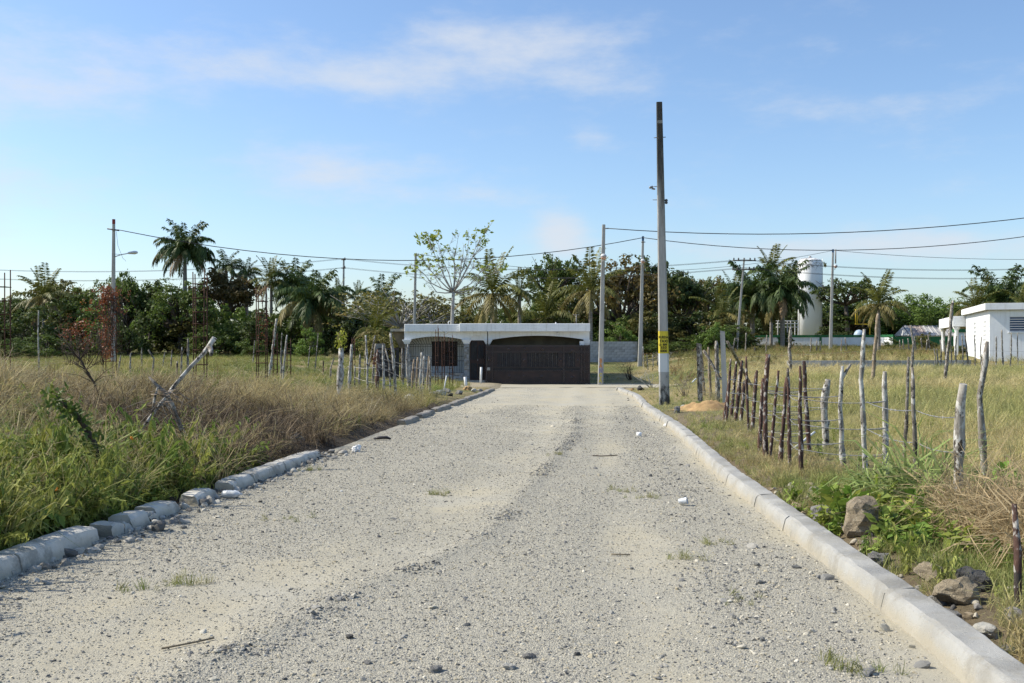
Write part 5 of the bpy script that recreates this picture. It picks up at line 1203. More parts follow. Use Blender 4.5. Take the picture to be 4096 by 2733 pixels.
SH2 = [('bush', 2480, 1288, 150, 84, 'leaf_light', 'bright rounded shrub looking over the block wall'), ('bush2', 2855, 1262, 150, 84, 'leaf_light', 'tall bright shrub left of the square concrete post'), ('bush', 2930, 1290, 160, 86, 'leaf_mid', 'green shrub behind the square concrete post'), ('bush2', 2660, 1345, 220, 84, 'leaf_mid', 'low spreading shrub right of the pale lamp pole'), ('bush', 2790, 1340, 200, 85, 'leaf_mid', 'low green shrub behind the taxi-advert pole'),
       ('bush', 3345, 1285, 150, 114, 'leaf_dark', 'dark shrub at the foot of the white tank'), ('bush', 3140, 1325, 80, 100, 'leaf_mid', 'small shrub in front of the compound wall panel'), ('bush', 1235, 1300, 120, 84, 'leaf_light', 'sunlit shrub at the edge of the left field'), ('bush2', 1010, 1335, 110, 84, 'leaf_mid', 'low shrub behind the vine-scrapped cage'), ('bush', 1470, 1330, 110, 80, 'leaf_mid', 'low green shrub left of the annex'), ('bush2', 1560, 1270, 210, 76, 'leaf_olive', 'olive shrub rising behind the annex slab'),
       ('bush', 3565, 1345, 60, 95, 'leaf_mid', 'small shrub at the corner of the compound wall'), ('bush', 3700, 1330, 90, 88, 'leaf_olive', 'thin shrub in front of the barn roof'), ('bush', 3840, 1380, 110, 80, 'leaf_mid', 'shrub between the porch columns'), ('bush2', 60, 1330, 190, 78, 'leaf_mid', 'low shrub in the brown grass at the left edge'), ('bush', 190, 1330, 200, 82, 'leaf_mid', 'low shrub behind the tall thin white stick'), ('bush2', 3010, 1380, 100, 84, 'leaf_olive', 'low shrub left of the compound wall end'), ('bush', 2960, 1300, 130, 96, 'leaf_mid', 'ivy-green shrub at the foot of the crossarm pole')]
for q in SH2: tree(*q, name='shrub', cat='shrub', group='shrubs along the tree line')
# wood behind everything, read as one mass
def mass(name, n, xr, yr, hf, label, seed):
    rs = np.random.RandomState(seed); x = rs.uniform(*xr, n); y = rs.uniform(*yr, n); h = hf(x)*(.55+.6*fbm(x, y, .12)); zb = ground(x, y); z = zb+rs.rand(n)**.8*h
    a = rs.normal(size=(n, 3)); a /= np.linalg.norm(a, axis=1)[:, None]; b = np.cross(a, rs.normal(size=(n, 3))); b /= np.linalg.norm(b, axis=1)[:, None]; s = rs.uniform(.2, .5, n)[:, None]
    c = np.stack([x, y, z], 1); V = np.stack([c-a*s, c+b*s*.5, c+a*s, c-b*s*.5], 1).reshape(-1, 3); Q = np.arange(4*n).reshape(-1, 4)
    o = link(name, np_mesh(name, V, Q, {'lv': ('FLOAT', 'POINT', np.repeat(rs.rand(n), 4))}), M['leaf_dark']); return tag(o, label, 'wood', kind='stuff')
mass('distant_wood', 42000, (-85, 85), (132, 140), lambda x: np.interp(x, [-80, -20, 0, 20, 80], [6.5, 6.0, 5, 6, 6.5]), 'dark mass of woodland closing the view behind the palms', 4)

# ------------------------------------------------------------------ palms
def frond_mesh(e0, bend, pairs=38, ll=.25, droop=.5, plum=0., seed=0, fw=.55):
    rnd = random.Random(seed); n = 14; pts = [Vector((0, 0, 0))]; e = e0
    for i in range(n):
        s = (i+.5)/n; e = e0-bend*s**1.25; pts.append(pts[-1]+Vector((math.cos(e), 0, math.sin(e)))/n)
    def at(s):
        f = s*n; i = min(int(f), n-1); return pts[i].lerp(pts[i+1], f-i), (pts[i+1]-pts[i]).normalized()
    V, F_, A = [], [], []
    for i in range(n):
        w = .014*(1-.8*i/n); o = len(V); w2 = .014*(1-.8*(i+1)/n); V += [pts[i]+Vector((0, w, 0)), pts[i]-Vector((0, w, 0)), pts[i+1]-Vector((0, w2, 0)), pts[i+1]+Vector((0, w2, 0))]; F_.append((o, o+1, o+2, o+3)); A += [.9]*4
    for k in range(pairs):
        s = .10+.9*k/(pairs-1)+rnd.uniform(-.01, .01); s = min(s, .999); p, t_ = at(s); prof = (math.sin(min(1, (s+.06)*1.05)*math.pi*.82)**.6)*(1-.35*s)
        for sd_ in (-1, 1):
            side = Vector((0, sd_, 0)); up = t_.cross(side)*sd_
            ang = rnd.uniform(-1, 1)*plum; side = side*math.cos(ang)+Vector((0, 0, 1))*math.sin(ang)
            d = (side+t_*fw*rnd.uniform(.7, 1.3)+Vector((0, 0, -1))*droop*rnd.uniform(.5, 1.4)).normalized(); l = ll*prof*rnd.uniform(.8, 1.1); wv = t_.cross(d); 
            wv = (t_-d*t_.dot(d)).normalized()*.0135
            mid = p+d*l*.5+Vector((0, 0, .02*l)); tip = p+d*l+Vector((0, 0, -l*.25*droop)); o = len(V); V += [p-wv*.4, mid-wv, tip, mid+wv]; F_.append((o, o+1, o+2, o+3)); A += [rnd.random()]*4
    return np_mesh('frond', V, F_, {'lv': ('FLOAT', 'POINT', A)})
COCO = [frond_mesh(R(78), R(28), seed=1, droop=.35), frond_mesh(R(58), R(60), seed=2, droop=.5), frond_mesh(R(30), R(75), seed=3, droop=.7), frond_mesh(R(5), R(70), seed=4, droop=.9), frond_mesh(R(-30), R(50), seed=5, droop=1.0)]
ROYAL = [frond_mesh(R(82), R(60), 54, .24, .7, .8, 11), frond_mesh(R(68), R(110), 54, .27, .9, .8, 12), frond_mesh(R(50), R(130), 54, .29, 1.1, .8, 13), frond_mesh(R(28), R(115), 54, .29, 1.2, .7, 14), frond_mesh(R(-10), R(75), 50, .27, 1.2, .5, 15)]
pi_ = [0]
def palm(kind, u, vt, w, y, label, nf=20, yellow=.3, lean=0, fm=None, trunk_r=None):
    pi_[0] += 1; rnd = random.Random(pi_[0]*13); x = (u-2048)/F*y; zb = g1(x, y); Rr = w/F*y/2; zt = ZC+(HOR-vt)/F*y; L = Rr*1.18 if kind == 'coco' else Rr*1.5
    zc = zt-L*(.90 if kind == 'coco' else .80); H = max(zc-zb, .8)
    r = empty('palm_tree', (x, y, zb), 0, label, 'palm tree', 'palm trees'); tr = trunk_r or (.13 if kind == 'coco' else .21)
    mb = MB(); n = 12; path = [(lean*(1-(i/n))**1.5*1.0, 0, -.2+(H+.2)*i/n) for i in range(n+1)]
    rad = [tr*((1.35-.4*(i/n)) if kind == 'coco' else (1.0+.25*math.sin(i/n*math.pi))*(.95-.2*i/n))*(1+.03*(i % 2)) for i in range(n+1)]
    mb.tube(path, rad, 9); mb.build('trunk', M['palm_trunk'], r)
    if kind == 'royal': o = MB().tube([(0, 0, H-.1), (0, 0, H+.35*L*.5), (0, 0, H+.3*L)], [tr*.85, tr*.7, tr*.3], 8).build('crownshaft', M['leaf_light'], r)
    P_ = COCO if kind == 'coco' else ROYAL; base = fm or ('frond_coco' if kind == 'coco' else 'frond_dark')
    for k in range(nf):
        q = k/(nf-1); v = min(4, int(q*5)); a = k*2.399+rnd.uniform(-.3, .3)
        o = link('frond', P_[v], M['frond_yellow' if (v >= 3 and rnd.random() < yellow*1.6) else 'frond_dead' if (v == 4 and rnd.random() < .25) else base], r, objmat=True)
        o.location = (0, 0, H+(.1 if kind == 'coco' else .12*L)); s = L*rnd.uniform(.85, 1.08)*(.85 if v == 4 else 1); o.scale = (s, s, s); o.rotation_euler = (rnd.uniform(-.15, .15), rnd.uniform(-.12, .12), a)
    if kind == 'coco' and H > 3:
        for k in range(6):
            a = k*1.05; nut = link('coconut', NUT, M['leaf_olive'], r, objmat=True); nut.location = (math.cos(a)*tr*1.5, math.sin(a)*tr*1.5, H-.1+.08*(k % 2)); nut.scale = (.11, .11, .14)
    return r
nb = bmesh.new(); bmesh.ops.create_icosphere(nb, subdivisions=1, radius=1); NUT = bpy.data.meshes.new('coconut'); nb.to_mesh(NUT); nb.free()
PALMS = [('royal', 740, 905, 205, 103, 'big shaggy royal palm, tallest on the left', 40, .05), ('coco', 175, 1062, 250, 100, 'palm with yellowish upright heart at far left', 24, .1), ('royal', 905, 1010, 130, 108, 'small palm top behind the rusty tree', 16, .05), ('royal', 985, 1040, 120, 108, 'small palm top right of the rusty tree', 16, .05),
 ('coco', 1085, 1028, 190, 99, 'palm with bright upright fronds left of the dark middle palms', 22, .2), ('royal', 1175, 1052, 190, 100, 'dark palm second left of the far grey pole', 30, .05), ('royal', 1255, 1095, 260, 97, 'broad drooping dark palm left of the far grey pole', 34, .3), ('coco', 1352, 1120, 120, 104, 'small palm behind the far grey pole', 16, .1), ('coco', 1432, 1125, 120, 106, 'small palm right of the far grey pole', 16, .1), ('coco', 1500, 1195, 250, 84, 'low palm with long yellow fronds left of the annex', 14, .7),
 ('royal', 1530, 1120, 190, 102, 'palm behind the half-bare tree', 18, .05), ('coco', 1970, 1003, 330, 80, 'tall coconut palm right of the pale-trunked tree', 24, .6), ('coco', 2078, 1085, 170, 82, 'slim coconut palm between the two taller ones', 16, .5), ('coco', 2185, 1110, 310, 92, 'dark wide palm above the middle of the roof', 22, .05), ('coco', 2362, 1008, 300, 80, 'coconut palm with yellow hanging fronds left of the BANCA pole', 22, .7), ('coco', 1862, 1165, 220, 92, 'low coconut palm beside the pale trunk', 18, .5), ('coco', 2060, 1200, 240, 94, 'low yellowing palm behind the slim coconut palm', 18, .6),
 ('coco', 2812, 1105, 180, 104, 'coconut palm right of the huge dark trees', 18, .1), ('coco', 2885, 1130, 240, 93, 'yellow-fronded coconut palm above the square concrete post', 16, .7), ('coco', 2935, 1085, 180, 106, 'coconut palm behind the crossarm pole', 18, .4), ('coco', 3085, 982, 220, 108, 'tallest coconut palm left of the white tank', 22, .1), ('royal', 3010, 1072, 250, 100, 'left broad dark royal palm beside the tank', 34, .25), ('royal', 3130, 1070, 225, 98, 'right dark royal palm overlapping the white tank', 34, .1),
 ('coco', 3515, 1092, 240, 92, 'lone coconut palm with yellow skirt in the right field', 24, .8), ('coco', 3905, 1118, 210, 104, 'coconut palm behind the right house roof', 20, .5), ('royal', 4005, 1085, 250, 108, 'dark royal palm behind the right house', 32, .05), ('coco', 4090, 1130, 180, 100, 'palm cut by the right edge', 18, .6)]
for k, u, v, w, y, lab, nf, ye in PALMS: palm(k, u, v, w, y, lab, nf, ye)

# ------------------------------------------------------------------ pale sparse tree behind the house
pt = empty('tree', (P(1808, 0, 70).x, 70, g1(P(1808, 0, 70).x, 70)), 0, 'pale-trunked sparse tree with leaf tufts at its branch tips', 'tree', 'trees behind the fields'); org = pt.location.copy(); rnd = random.Random(17)
wood = MB(); tips = []
k_ = 70/F
def q3(u, v, dy=0): p = P(u, v, 70)-org; p.y += dy; return p
wood.tube([(0, 0, -.2), q3(1808, 1300), q3(1812, 1200), q3(1814, 1165)], [.14, .125, .11, .10], 9, jit=.06, rnd=rnd)
TARG = [(1700, 935, -.3), (1745, 960, .4), (1880, 935, .3), (1948, 920, -.2), (1930, 970, .6), (1830, 960, 0), (1790, 990, .5), (1690, 1045, -.8), (1650, 1060, .4), (1960, 1060, -.6), (1985, 1085, .5), (1900, 1030, .9), (1720, 1080, .8), (1860, 1000, -.9), (1770, 1040, -1.0), (1930, 1120, .2), (1680, 1110, 0), (1840, 1050, 1.2)]
for u, v, dy in TARG:
    u = 1812+(u-1812)*.93; v = 1165+(v-1165)*.93
    e = q3(u, v, dy*1.3); s = q3(1813, 1170); mid = s.lerp(e, .5)+Vector((rnd.gauss(0, .2), rnd.gauss(0, .2), rnd.uniform(-.5, -.1))); path = [s, s.lerp(mid, .5)+Vector((0, 0, -.05)), mid, mid.lerp(e, .5)+Vector((rnd.gauss(0, .12), 0, .1)), e]
    wood.tube(path, [.05, .04, .03, .022, .014], 6)
    for j in range(9):
        b = path[rnd.choice((2, 3, 3, 4))]; d = (e-s).normalized()*.7+Vector((rnd.gauss(0, .55), rnd.gauss(0, .55), rnd.gauss(.35, .4))); t2 = b+d*rnd.uniform(.25, .6); wood.tube([b, b.lerp(t2, .5)+Vector((rnd.gauss(0, .06), 0, 0)), t2], [.018, .013, .008], 4)
        for _ in range(3):
            t3 = t2+Vector((rnd.gauss(0, .18), rnd.gauss(0, .18), rnd.gauss(.08, .15))); wood.tube([b.lerp(t2, .6), t3], [.009, .006], 3); tips.append(t3)
    tips.append(e)
wood.build('trunk', M['pale_trunk'], pt)
cen = []
for (u, v, n, r) in ((1712, 950, 16, .38), (1690, 960, 14, .35), (1735, 945, 14, .3), (1720, 985, 12, .3), (1865, 940, 7, .26), (1890, 950, 7, .26), (1915, 920, 6, .22), (1945, 925, 7, .22), (1940, 965, 8, .28), (1700, 1032, 12, .3), (1740, 1035, 9, .3), (1640, 1075, 8, .22), (1665, 1050, 6, .2), (1800, 1048, 6, .22), (2030, 1070, 7, .2), (1925, 1080, 6, .2)):
    for _ in range(max(3, int(n*.6))): cen.append((q3(u, v)+Vector((rnd.gauss(0, r), rnd.gauss(0, r*1.2), rnd.gauss(0, r*.6))), .17, 7))
for t3 in tips:
    if rnd.random() < .35: cen.append((t3, .08, 2))
scatter_leaves('crown', cen, 'leaf_tuft', pt, 9, .30, 2.2, .1)

# ------------------------------------------------------------------ scattering with geometry nodes
def scatter(name, protos, pos, rot, scl, tint, idx, label, cat):
    kinds = bpy.data.collections.new(name+'_kinds')
    for i, me in enumerate(protos): o = bpy.data.objects.new('%s_kind_%02d' % (name, i), me); kinds.objects.link(o)
    n = len(pos); me = bpy.data.meshes.new(name); me.vertices.add(n); me.vertices.foreach_set('co', np.asarray(pos, np.float32).ravel())
    for nm, typ, dat, key in (('rot', 'FLOAT_VECTOR', rot, 'vector'), ('scl', 'FLOAT_VECTOR', scl, 'vector'), ('tint', 'FLOAT_COLOR', tint, 'color'), ('idx', 'INT', idx, 'value')):
        a = me.attributes.new(nm, typ, 'POINT'); a.data.foreach_set(key, np.ascontiguousarray(dat, np.int32 if typ == 'INT' else np.float32).ravel())
    o = bpy.data.objects.new(name, me); COL.objects.link(o)
    ng = bpy.data.node_groups.new(name, 'GeometryNodeTree'); ng.interface.new_socket('Geometry', in_out='INPUT', socket_type='NodeSocketGeometry'); ng.interface.new_socket('Geometry', in_out='OUTPUT', socket_type='NodeSocketGeometry')
    N = ng.nodes; gi = N.new('NodeGroupInput'); go = N.new('NodeGroupOutput'); ip = N.new('GeometryNodeInstanceOnPoints'); ci = N.new('GeometryNodeCollectionInfo')
    ci.inputs[0].default_value = kinds; ci.inputs['Separate Children'].default_value = True; ci.inputs['Reset Children'].default_value = True; ip.inputs['Pick Instance'].default_value = True
    def na(nm, t_): a = N.new('GeometryNodeInputNamedAttribute'); a.data_type = t_; a.inputs[0].default_value = nm; return a.outputs[0]
    ng.links.new(gi.outputs[0], ip.inputs['Points']); ng.links.new(ci.outputs[0], ip.inputs['Instance']); ng.links.new(na('idx', 'INT'), ip.inputs['Instance Index'])
    e2r = N.new('FunctionNodeEulerToRotation'); ng.links.new(na('rot', 'FLOAT_VECTOR'), e2r.inputs[0]); ng.links.new(e2r.outputs[0], ip.inputs['Rotation']); ng.links.new(na('scl', 'FLOAT_VECTOR'), ip.inputs['Scale']); ng.links.new(ip.outputs[0], go.inputs[0])
    md = o.modifiers.new('scatter', 'NODES'); md.node_group = ng; return tag(o, label, cat, kind='stuff')
def tuft(seed, n, h, spread, w, curve, mess=.3, m='blade', hv=.4):
    rnd = random.Random(seed); V, F_, A = [], [], []
    for k in range(n):
        a = rnd.uniform(0, 6.283); r = spread*rnd.random()**.6; b = Vector((math.cos(a)*r, math.sin(a)*r, -.02)); d = rnd.uniform(0, 6.283) if rnd.random() < mess else a+rnd.gauss(0, .5)
        hh = h*rnd.uniform(1-hv, 1+hv*.6); cu = curve*rnd.uniform(.3, 1.5); dv = Vector((math.cos(d), math.sin(d), 0)); sd = Vector((-math.sin(d), math.cos(d), 0))*w*rnd.uniform(.7, 1.3)
        tw = rnd.uniform(-1, 1); sd = sd*math.cos(tw)+dv*math.sin(tw)*w
        pts = [b, b+Vector((0, 0, hh*.45))+dv*cu*hh*.15, b+Vector((0, 0, hh*(.82-.15*cu)))+dv*cu*hh*.5, b+Vector((0, 0, hh*(1.0-.42*cu)))+dv*cu*hh*.95]
        o = len(V); lv = rnd.random(); V += [pts[0]-sd*.5, pts[0]+sd*.5, pts[1]-sd*.5, pts[1]+sd*.5, pts[2]-sd*.35, pts[2]+sd*.35, pts[3]]; A += [lv]*7; F_ += [(o, o+1, o+3, o+2), (o+2, o+3, o+5, o+4), (o+4, o+5, o+6)]
    me = bpy.data.meshes.new('tuft'); me.from_pydata([tuple(v) for v in V], [], F_); at = me.attributes.new('lv', 'FLOAT', 'POINT'); at.data.foreach_set('value', A); me.materials.append(M[m]); return me
def weed(seed, stems, h, leaves, ls, asp=2.4, hang=.3, m='broad_leaf'):
    rnd = random.Random(seed); V, F_, A = [], [], []
    for s_ in range(stems):
        a = rnd.uniform(0, 6.283); d = Vector((math.cos(a), math.sin(a), 0)); hh = h*rnd.uniform(.6, 1.15); ln = rnd.uniform(.1, .5); b = d*rnd.uniform(0, .06)
        pt_ = lambda t_: b+d*ln*hh*t_*t_+Vector((0, 0, hh*t_*(1-.15*t_)))
        prev = pt_(0); sd = Vector((-d.y, d.x, 0))*.004
        for i in range(1, 5):
            c = pt_(i/4); o = len(V); V += [prev-sd, prev+sd, c+sd, c-sd]; F_.append((o, o+1, o+2, o+3)); A += [.3]*4; prev = c
        for k in range(leaves):
            t_ = .15+.85*k/leaves+rnd.uniform(-.03, .03); p = pt_(min(t_, 1)); q = rnd.uniform(0, 6.283); ld = Vector((math.cos(q), math.sin(q), rnd.uniform(-hang-.3, .6-hang))).normalized(); l = ls*rnd.uniform(.6, 1.25); wv = ld.cross(Vector((rnd.gauss(0, .4), rnd.gauss(0, .4), 1))).normalized()*l/asp*.5
            o = len(V); V += [p, p+ld*l*.4-wv, p+ld*l+Vector((0, 0, -l*hang*.6)), p+ld*l*.4+wv]; F_.append((o, o+1, o+2, o+3)); A += [rnd.random()]*4
    me = bpy.data.meshes.new('weed'); me.from_pydata([tuple(v) for v in V], [], F_); at = me.attributes.new('lv', 'FLOAT', 'POINT'); at.data.foreach_set('value', A); me.materials.append(M[m]); return me
G_FINE = [tuft(i, 26, .42, .11, .0085, .7, hv=.55) for i in range(5)]; G_TALL = [tuft(20+i, 16, .85, .09, .008, .9) for i in range(4)]; G_DEAD = [tuft(40+i, 22, .55, .15, .0095, 1.15, .8, hv=.6) for i in range(5)]; G_BROAD = [tuft(60+i, 12, .8, .10, .026, 1.1) for i in range(3)]
G_BRUSH = [tuft(120+i, 9, .8, .12, .009, .75, .9, hv=.7) for i in range(4)]
G_SHORT = [tuft(80+i, 24, .22, .12, .0085, .7) for i in range(4)]
W_UP = [weed(i, 4, .7, 20, .085, 2.4, .8) for i in range(6)]; W_LOW = [weed(10+i, 5, .22, 8, .075, 1.7, .1) for i in range(4)]; W_VINE = [weed(30+i, 4, .5, 10, .14, 1.25, .5) for i in range(3)]
rs = np.random.RandomState(11)
EXCL = [(*hit(u, v), r) for u, v, r in ((3440, 2130, .22), (3440, 2190, .25), (3300, 2090, .16), (3510, 2280, .18), (3830, 2430, .22), (3830, 2500, .22), (3900, 2390, .14), (3740, 2460, .14), (3950, 2580, .15), (3720, 2330, .14), (2708, 1655, .3), (2740, 1645, .3), (2830, 1650, .35), (1640, 1605, .5), (1180, 1790, .35), (2562, 1562, .5))]
EXCL += [(-4.95, 14.4, .35), (-4.6, 14.0, .32), (-4.9, 13.4, .3), (-4.4, 13.2, .35), (-4.2, 12.6, .3)]
def cand(n, y0, y1, side, m=.62):
    y = np.exp(rs.uniform(math.log(y0), math.log(y1), n)); x = rs.uniform(-1, 1, n)*(m*y+1.5); tt = x-HEAD*y
    k = (tt < XL-.36) if side < 0 else ((tt > XR+.36) | ((y > 60.2) & (x > 4.9))); return x[k], y[k], tt[k]
def put(name, protos, x, y, tint, label, cat, s0=1.0, sv=.3, grow=.0, tilt=.15, z=None, idx=None, lump=0, vs=None):
    if z is None:
        ta = x-HEAD*y; kk_ = ~((ta > XL-.30) & (ta < XR+.32) & (y < 50))
        for ex, ey, er in EXCL: kk_ &= ((x-ex)**2+((y-ey)*.8)**2 > er*er)
        x, y, tint = x[kk_], y[kk_], tint[kk_]
        if vs is not None: vs = vs[kk_]
    n = len(x); zz_ = ground(x, y) if z is None else z; s = s0*(1+rs.uniform(-sv, sv, n))*(1+grow*np.clip(y-10, 0, 80)/10)
    if vs is not None: s = s*vs
    if lump: s = s*(1-lump*.5+lump*1.25*fbm(x, y, .55))
    rot = np.stack([rs.normal(0, tilt, n), rs.normal(0, tilt, n), rs.uniform(0, 6.283, n)], 1); scl = np.stack([s, s, s*(1+rs.uniform(-.25, .25, n))/(1+grow*np.clip(y-10, 0, 80)/10)], 1)
    tn = np.ones((n, 4)); tn[:, :3] = tint*(1+rs.uniform(-.22, .22, (n, 1)))
    return scatter(name, protos, np.stack([x, y, zz_], 1), rot, scl, tn, rs.randint(0, len(protos), n) if idx is None else idx, label, cat)
def mixc_(a, b, w): w = np.clip(w, 0, 1)[:, None]; return np.array(a)*(1-w)+np.array(b)*w
def clear(x, y, k):      # keep the houses and the cross road free
    inh = (y > 59) & (y < 70.5) & (x > -7) & (x < 4.8); cr = (y > 52.0) & (y < 59.6) & (x > -1.6-(y-52)*.25) & (x < 16)
    c2 = ((x-28.2)*math.cos(HA)-(y-62)*math.sin(HA) > -.9) & ((x-28.2)*math.sin(HA)+(y-62)*math.cos(HA) > -.1) & ((x-28.2)*math.sin(HA)+(y-62)*math.cos(HA) < 22)
    return k & ~inh & ~cr & ~c2
STRAW, GREEN, OLIVE, BROWN, TAN = (.46, .385, .17), (.17, .235, .05), (.30, .29, .095), (.30, .195, .115), (.43, .32, .19)
# right field
x, y, tt = cand(50000, 5.5, 118, 1); k = clear(x, y, np.ones(len(x), bool)); k2 = ~((tt[k]-XR < 1.5) & (y[k] < 11) & (rs.rand(k.sum()) < .3)); x, y, tt = x[k][k2], y[k][k2], tt[k][k2]
gz = fbm(x, y, .22); gn = fbm(x, y, .9); verge = 1-sstep(1.6, 3.2, tt-XR)
w = sstep(.45, .72, gz)*.7+.2*verge; tint = mixc_((.60, .51, .26), (.24, .30, .075), w*.75)
tint = tint*(.85+.3*gn[:, None]); far = sstep(62, 80, y)[:, None]; tint = tint*(1-far)+np.array(OLIVE)*far*.85
put('dry_grass', G_FINE, x, y, tint, 'dry yellow-green grass covering the right field and verge', 'grass', .66, .4, .12, vs=.34+.66*sstep(2.3, 5.5, tt-XR))
x, y, tt = cand(7000, 6, 70, 1); k = clear(x, y, (tt > XR+2.2) & (rs.rand(len(x)) < .5)); x, y = x[k], y[k]
put('tall_straw', G_TALL, x, y, mixc_((.52, .43, .22), (.36, .35, .12), sstep(.4, .7, fbm(x, y, .3))), 'tall bleached straw stems standing in the right field', 'grass', .6, .35, .05, .25)
# left bank and field
x, y, tt = cand(45000, 6.5, 110, -1); d = XL-.33-tt
lim = np.interp(y, [11, 20, 26, 36], [8, 7, 3.4, 1.4]); k = clear(x, y, (d > lim) & (y > 13)); xa, ya = x[k], y[k]
w = sstep(.35, .65, fbm(xa, ya, .16)); tint = mixc_((.34, .31, .11), (.19, .235, .06), w); pale = (sstep(.55, .7, fbm(xa, ya, .12))*sstep(60, 75, ya))[:, None]; tint = tint*(1-pale)+np.array((.42, .37, .22))*pale
put('field_grass', G_FINE, xa, ya, tint, 'yellowish green grass of the left field', 'grass', .62, .35, .12)
x, y, tt = cand(60000, 11, 36, -1, .6); d = XL-.33-tt
burnt = np.clip(1.6*np.exp(-(((d-1.2)/1.2)**2+((y-16.8)/3.6)**2)), 0, 1); lim = np.interp(y, [11, 20, 26, 36], [9, 8, 4, 2.2]); edge = sstep(0, .8, d)*(1-sstep(lim*.8, lim*1.1, d)); k = (rs.rand(len(x)) < edge*(1-.95*burnt)*.56*sstep(11.5, 14.0, y)); xb, yb = x[k], y[k]
tint = mixc_((.155, .115, .06), (.55, .455, .24), sstep(.30, .68, fbm(xb, yb, 1.1))*.65+.45*(rs.rand(len(xb))**1.6)); tint = mixc_((.37, .34, .13), (1, 1, 1), np.zeros(len(xb)))*sstep(28, 36, yb)[:, None]+tint*(1-sstep(28, 36, yb))[:, None]
put('dead_grass', G_DEAD, xb, yb, tint, 'matted dead brown grass on the left bank', 'grass', .62, .45, .0, .5, lump=1.1)
xk, yk = xb[::9], yb[::9]; put('dead_brush', G_BRUSH, xk, yk, mixc_((.30, .23, .16), (.58, .50, .36), rs.rand(len(xk))), 'stiff bleached stalks and twigs sticking out of the dead grass', 'grass', .55, .5, 0, .6, lump=.5)
kk = rs.rand(len(x)) < burnt*.34; put('burnt_stems', G_DEAD, x[kk], y[kk], mixc_((.06, .045, .035), (.36, .27, .17), rs.rand(kk.sum())**2), 'charred and brown stems in the burnt hollow of the left bank', 'grass', .8, .4, 0, .5)
x, y, tt = cand(29000, 6.0, 17, -1, .62); d = XL-.33-tt; k = (d > .02) & (d < 7) & (rs.rand(len(x)) < (1-sstep(11.5, 16, y+d*.25))); x, y, d = x[k], y[k], d[k]
i1 = rs.rand(len(x)); kk = i1 < .46; put('green_weeds', W_UP+W_UP+W_VINE, x[kk], y[kk], mixc_((.13, .19, .035), (.40, .40, .10), rs.rand(kk.sum())**1.2), 'leafy green weeds on the left bank behind the kerb', 'weeds', .66, .45, 0, .45, lump=.8)
kk = (i1 > .46) & (i1 < .62); put('weed_grass', G_TALL, x[kk], y[kk], mixc_((.28, .33, .08), (.48, .41, .22), rs.rand(kk.sum())**.9), 'long green and dry grass among the weeds on the left bank', 'grass', .68, .45, 0, .35)
kk = (i1 > .62) & (i1 < .67) & (d > .8); put('broad_grass', G_BROAD, x[kk], y[kk], mixc_((.18, .27, .06), (.28, .32, .10), rs.rand(kk.sum())), 'broad-bladed green grass clumps on the left bank', 'grass', .8, .4, 0, .3)
kk = (i1 > .72) & (d < 1.1); put('creeping_weeds', W_LOW, x[kk], y[kk], mixc_((.21, .29, .05), (.38, .37, .08), rs.rand(kk.sum())**2), 'low creeping leaves spilling behind the broken kerb', 'weeds', 1.0, .4, 0, .3)
kk = (i1 > .66) & (d >= .5); put('weed_straw', G_DEAD, x[kk], y[kk], mixc_((.36, .28, .17), (.24, .20, .10), rs.rand(kk.sum())), 'dry grey-brown stems among the green weeds', 'grass', .8, .4, 0, .4)
# right foreground plants
def blob(n, u, v, sx_, sy_):
    x0, y0 = hit(u, v); return x0+rs.normal(0, sx_, n), y0+rs.normal(0, sy_, n)
x, y = blob(40, 3680, 2050, .2, .35); put('broad_tussock', G_BROAD, x, y, mixc_((.22, .30, .09), (.33, .38, .14), rs.rand(40)), 'clump of long broad green blades by the grey bent post', 'grass', .85, .3, 0, .3)
xs1 = np.concatenate([blob(90, 3620, 2110, .5, .6)[0], blob(120, 3950, 2150, .5, .8)[0]]); 
X1, Y1 = blob(130, 4080, 2100, .30, .8); put('vine_leaves', W_VINE, X1, Y1, mixc_((.16, .27, .04), (.30, .36, .07), rs.rand(len(X1))), 'heart-shaped vine leaves at the right edge', 'weeds', .75, .4, 0, .4)
X1, Y1 = blob(160, 3560, 2130, .35, .6); put('verge_weeds', W_LOW, X1, Y1, mixc_((.15, .25, .04), (.33, .33, .07), rs.rand(160)**1.5), 'small green and yellow leaves around the verge rocks', 'weeds', 1.1, .4, 0, .3)
X1, Y1 = blob(320, 4120, 2200, .22, .7); put('straw_tangle', G_DEAD, X1, Y1, mixc_((.52, .41, .25), (.40, .30, .17), rs.rand(320)), 'dense tangle of dead straw at the right edge', 'grass', .85, .4, 0, .5)
x, y, tt = cand(26000, 4.8, 24, 1, .6); k = (tt-XR < 1.6) & (rs.rand(len(x)) < np.where(y < 11, .42, .55)); x, y = x[k], y[k]; put('verge_grass', G_SHORT, x, y, mixc_((.44, .36, .18), (.24, .28, .08), sstep(.45, .75, fbm(x, y, .7))), 'short mixed grass behind the right kerb', 'grass', .62, .4, 0, .25)
x, y, tt = cand(5000, 6, 40, 1, .6); k = (rs.rand(len(x)) < .16*np.where(tt-XR < 2.5, 1, .45)); put('field_weeds', W_UP+W_LOW, x[k], y[k], mixc_((.15, .23, .045), (.33, .34, .09), rs.rand(k.sum())), 'scattered leafy weeds in the right field and verge', 'weeds', .42, .4, 0, .4)
x, y, tt = cand(4000, 12, 34, -1, .6); k = (rs.rand(len(x)) < .10) & (XL-tt < 7); put('bank_weeds', W_UP, x[k], y[k], mixc_((.17, .23, .05), (.36, .33, .12), rs.rand(k.sum())), 'scattered green weeds in the dead grass of the left bank', 'weeds', .55, .4, 0, .4)
